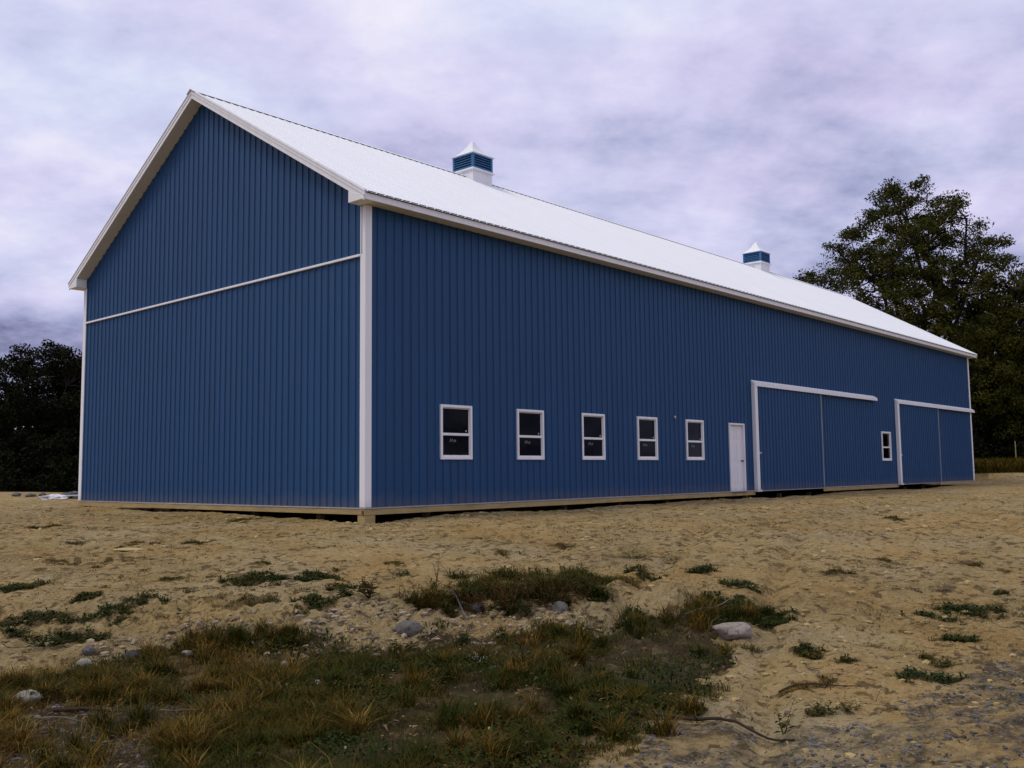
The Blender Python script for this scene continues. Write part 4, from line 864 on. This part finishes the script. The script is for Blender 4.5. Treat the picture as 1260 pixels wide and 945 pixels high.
plant('grass_tuft', 'olive feathery tuft, right one of the row beyond the brown weeds', 'grass tuft', -1.28, -7.85, 80, 0.13, 0.8, 0.04, 3, 'green_stem', 'grass_blades', 0.6, 58, 0.0014, 0.2, 0.13)
for i, (x, y) in enumerate(((-6.55, -8.85), (-6.75, -8.55), (-6.38, -8.75), (-6.2, -8.15))):
    plant('leafy_weed', ['large green leafed weed in the darkest grass, nearest one', 'large green leafed weed in the darkest grass, left one', 'large green leafed weed in the darkest grass, right one', 'large green leafed weed at the upper edge of the dark grass'][i], 'weed', x, y, 9, 0.12, 0.9, 0.085, 6, 'green_stem', 'weed_leaves', 0.25, 60+i, 0.003, 0.6, 0.06, 'large leafed weeds in the grass')
for i, (px_, u_, h_, tv) in enumerate(((585, 9.8, 0.24, 0.55), (622, 9.85, 0.28, 0.75), (668, 9.9, 0.22, 0.3), (700, 10.0, 0.20, 0.5))):
    vq = (px_-630)/1179.86*u_; xq, yq = xy(u_, vq); h_ *= 1.15
    plant('leafy_weed', ['olive bushy weed, leftmost in the tall brown weed row', 'tallest reddish bushy weed in the middle of the tall brown weed row', 'green bushy weed just right of the red brown dock stalk', 'olive bushy weed at the right end of the tall brown weed row'][i], 'weed', float(xq), float(yq), 22, h_, 0.7, 0.055, 10, 'dock_stem', 'weed_leaves', tv, 80+i, 0.003, 0.4, 0.10, 'bushy weeds in the weed row')
plant('flowering_weed', 'weed with tiny white blossoms in the dark grass', 'weed', -6.14, -9.02, 16, 0.13, 0.6, 0.018, 6, 'green_stem', 'petal_white', 0.3, 66, 0.0015, 0.9, 0.05, low=0.75)

def stick(name, label, cat, pts, r, mat, lift=0.012, forks=(), seed=1):
    rs = random.Random(seed); mb = MB(); P_ = []
    for i in range(len(pts)-1):
        for k in range(4):
            q = k/4; x = pts[i][0]*(1-q)+pts[i+1][0]*q; y = pts[i][1]*(1-q)+pts[i+1][1]*q; h = pts[i][2]*(1-q)+pts[i+1][2]*q
            P_.append(Vector((x+rs.uniform(-1, 1)*r*0.8, y+rs.uniform(-1, 1)*r*0.8, TZ(x, y)+lift+h)))
    x, y, h = pts[-1]; P_.append(Vector((x, y, TZ(x, y)+lift+h)))
    # keep it stiff: smooth the heights
    zs = [p.z for p in P_]
    for i in range(1, len(P_)-1): P_[i].z = (zs[i-1]+zs[i]+zs[i+1])/3
    mb.tube(P_, [r*(1-0.6*i/len(P_)) for i in range(len(P_))], 7)
    for (i, dx, dy, dz_) in forks:
        a = P_[i]; mb.tube([a, a+Vector((dx, dy, dz_))*0.5+Vector((0, 0, 0.01)), a+Vector((dx, dy, dz_))], [r*0.5, r*0.35, r*0.15], 5)
    return tag(mb.build(name, mat, smooth=True), label, cat)
stick('fallen_branch', 'long dark curved branch lying on the gravel at bottom right', 'branch', [(-6.75, -11.0, 0.02), (-6.55, -11.25, 0.03), (-6.50, -11.45, 0.03), (-6.45, -11.65, 0.02), (-6.52, -11.92, 0.01), (-6.56, -12.06, 0)], 0.014, 'dark_stick', forks=((6, -0.12, -0.02, 0.05),))
stick('stick', 'pale grey stick poking up at the right end of the grass above the largest rock', 'stick', [(-4.05, -9.75, 0.02), (-3.8, -9.88, 0.05), (-3.5, -9.98, 0.12)], 0.011, 'dry_stick', seed=2)
stick('stick', 'thin crooked pale twig on the sand right of the grass', 'stick', [(-4.75, -11.3, 0.0), (-4.85, -11.45, 0.01), (-5.02, -11.5, 0.0), (-5.05, -11.68, 0.01)], 0.006, 'dry_stick', seed=3)
stick('stick', 'long thin dark twig on the sand near the green and yellow weeds', 'stick', [(-5.35, -11.35, 0), (-5.2, -11.6, 0.01), (-5.15, -11.9, 0)], 0.007, 'dark_stick', seed=4)
stick('stick', 'pale straight stick lying across the lower left grass', 'stick', [(-8.75, -8.45, 0.06), (-8.62, -8.62, 0.07), (-8.45, -8.78, 0.06)], 0.006, 'dry_stick', seed=5)
stick('stick', 'grey stick on the lower left gravel', 'stick', [(-9.35, -7.85, 0.03), (-9.22, -8.05, 0.04), (-9.12, -8.25, 0.03)], 0.007, 'dry_stick', seed=6)
stick('stick', 'thick weathered stick at the left corner gravel, above the thin one', 'stick', [(-9.15, -7.7, 0.02), (-8.98, -7.9, 0.04), (-8.8, -8.1, 0.02)], 0.016, 'dark_stick', seed=7)
# bent grey pipe end poking from the bank
tag(MB().tube([(-5.02, -7.52, TZ(-5.02, -7.52)+0.10), (-5.10, -7.68, TZ(-5.1, -7.68)+0.085), (-5.22, -7.88, TZ(-5.22, -7.88)+0.06), (-5.32, -8.02, TZ(-5.32, -8.02)+0.01), (-5.36, -8.12, TZ(-5.36, -8.12)-0.03)], [0.009, 0.009, 0.008, 0.008, 0.008], 8).build('bent_pipe', 'pipe_grey', smooth=True), 'bent grey pipe sticking out of the dirt bank', 'pipe')
# survey stake
sxk, syk, szk = at(1247, 55)
szk = TZ(sxk, syk); tag(MB().box(sxk-0.03, sxk+0.03, syk-0.02, syk+0.02, szk-0.1, szk+1.45).build('stake', 'stake_wood', bevel=0.004), 'thin upright wooden stake in the rough grass at the right edge', 'stake')
# sheeting heap and scrap timber left of the barn
def heap(name, label, cat, x, y, sx, sy, sz, mat, seed):
    rs = np.random.default_rng(seed); V = RV.copy(); o = rs.uniform(0, 50, 3)
    for i, p in enumerate(V):
        q = Vector(p); s = 1 + 0.5*mn.noise(q*1.7+Vector(o)) + 0.35*abs(mn.noise(q*4+Vector(o))) + 0.15*abs(mn.noise(q*9+Vector(o))); V[i] = np.array(p)*s
    V *= [sx, sy, sz]; ob = link(name, np_mesh(name, V, RF, mat), loc=(x, y, TZ(x, y)+sz*0.3)); ob.rotation_euler = (0, 0, rz0); return tag(ob, label, cat)
hx, hy, _ = at(70, 38); heap('plastic_sheet', 'crumpled white plastic sheet on the dirt beyond the left corner of the barn', 'plastic sheet', hx, hy, 0.50, 0.4, 0.13, 'plastic_white', 1)
hx, hy, _ = at(92, 38.6); heap('tarp', 'dark crumpled tarp beside the white plastic sheet', 'tarp', hx, hy, 0.45, 0.35, 0.17, 'tarp_dark', 2)
for i, (px, u) in enumerate(((40, 40), (54, 40.5), (22, 40.2))):
    hx, hy, _ = at(px, u); rock('rock', ['grey rock lying left of the white plastic sheet', 'small grey rock touching the white plastic sheet', 'grey rock farthest left on the dirt edge before the trees'][i], hx, hy, 0.22, 0.16, 0.12, 'grey_rock', 70+i, i)
hx, hy, _ = at(98, 37.5)
mb = MB(); z = TZ(hx, hy)
mb.prism([(hx-0.5, hy, z+0.12), (hx-0.5, hy+0.12, z+0.12), (hx-0.5, hy+0.12, z+0.16), (hx-0.5, hy, z+0.16)], (0.9, -0.9, 0.05)); tag(mb.build('plank', 'plastic_white', bevel=0.004), 'white board lying by the dark tarp at the barn corner', 'board')
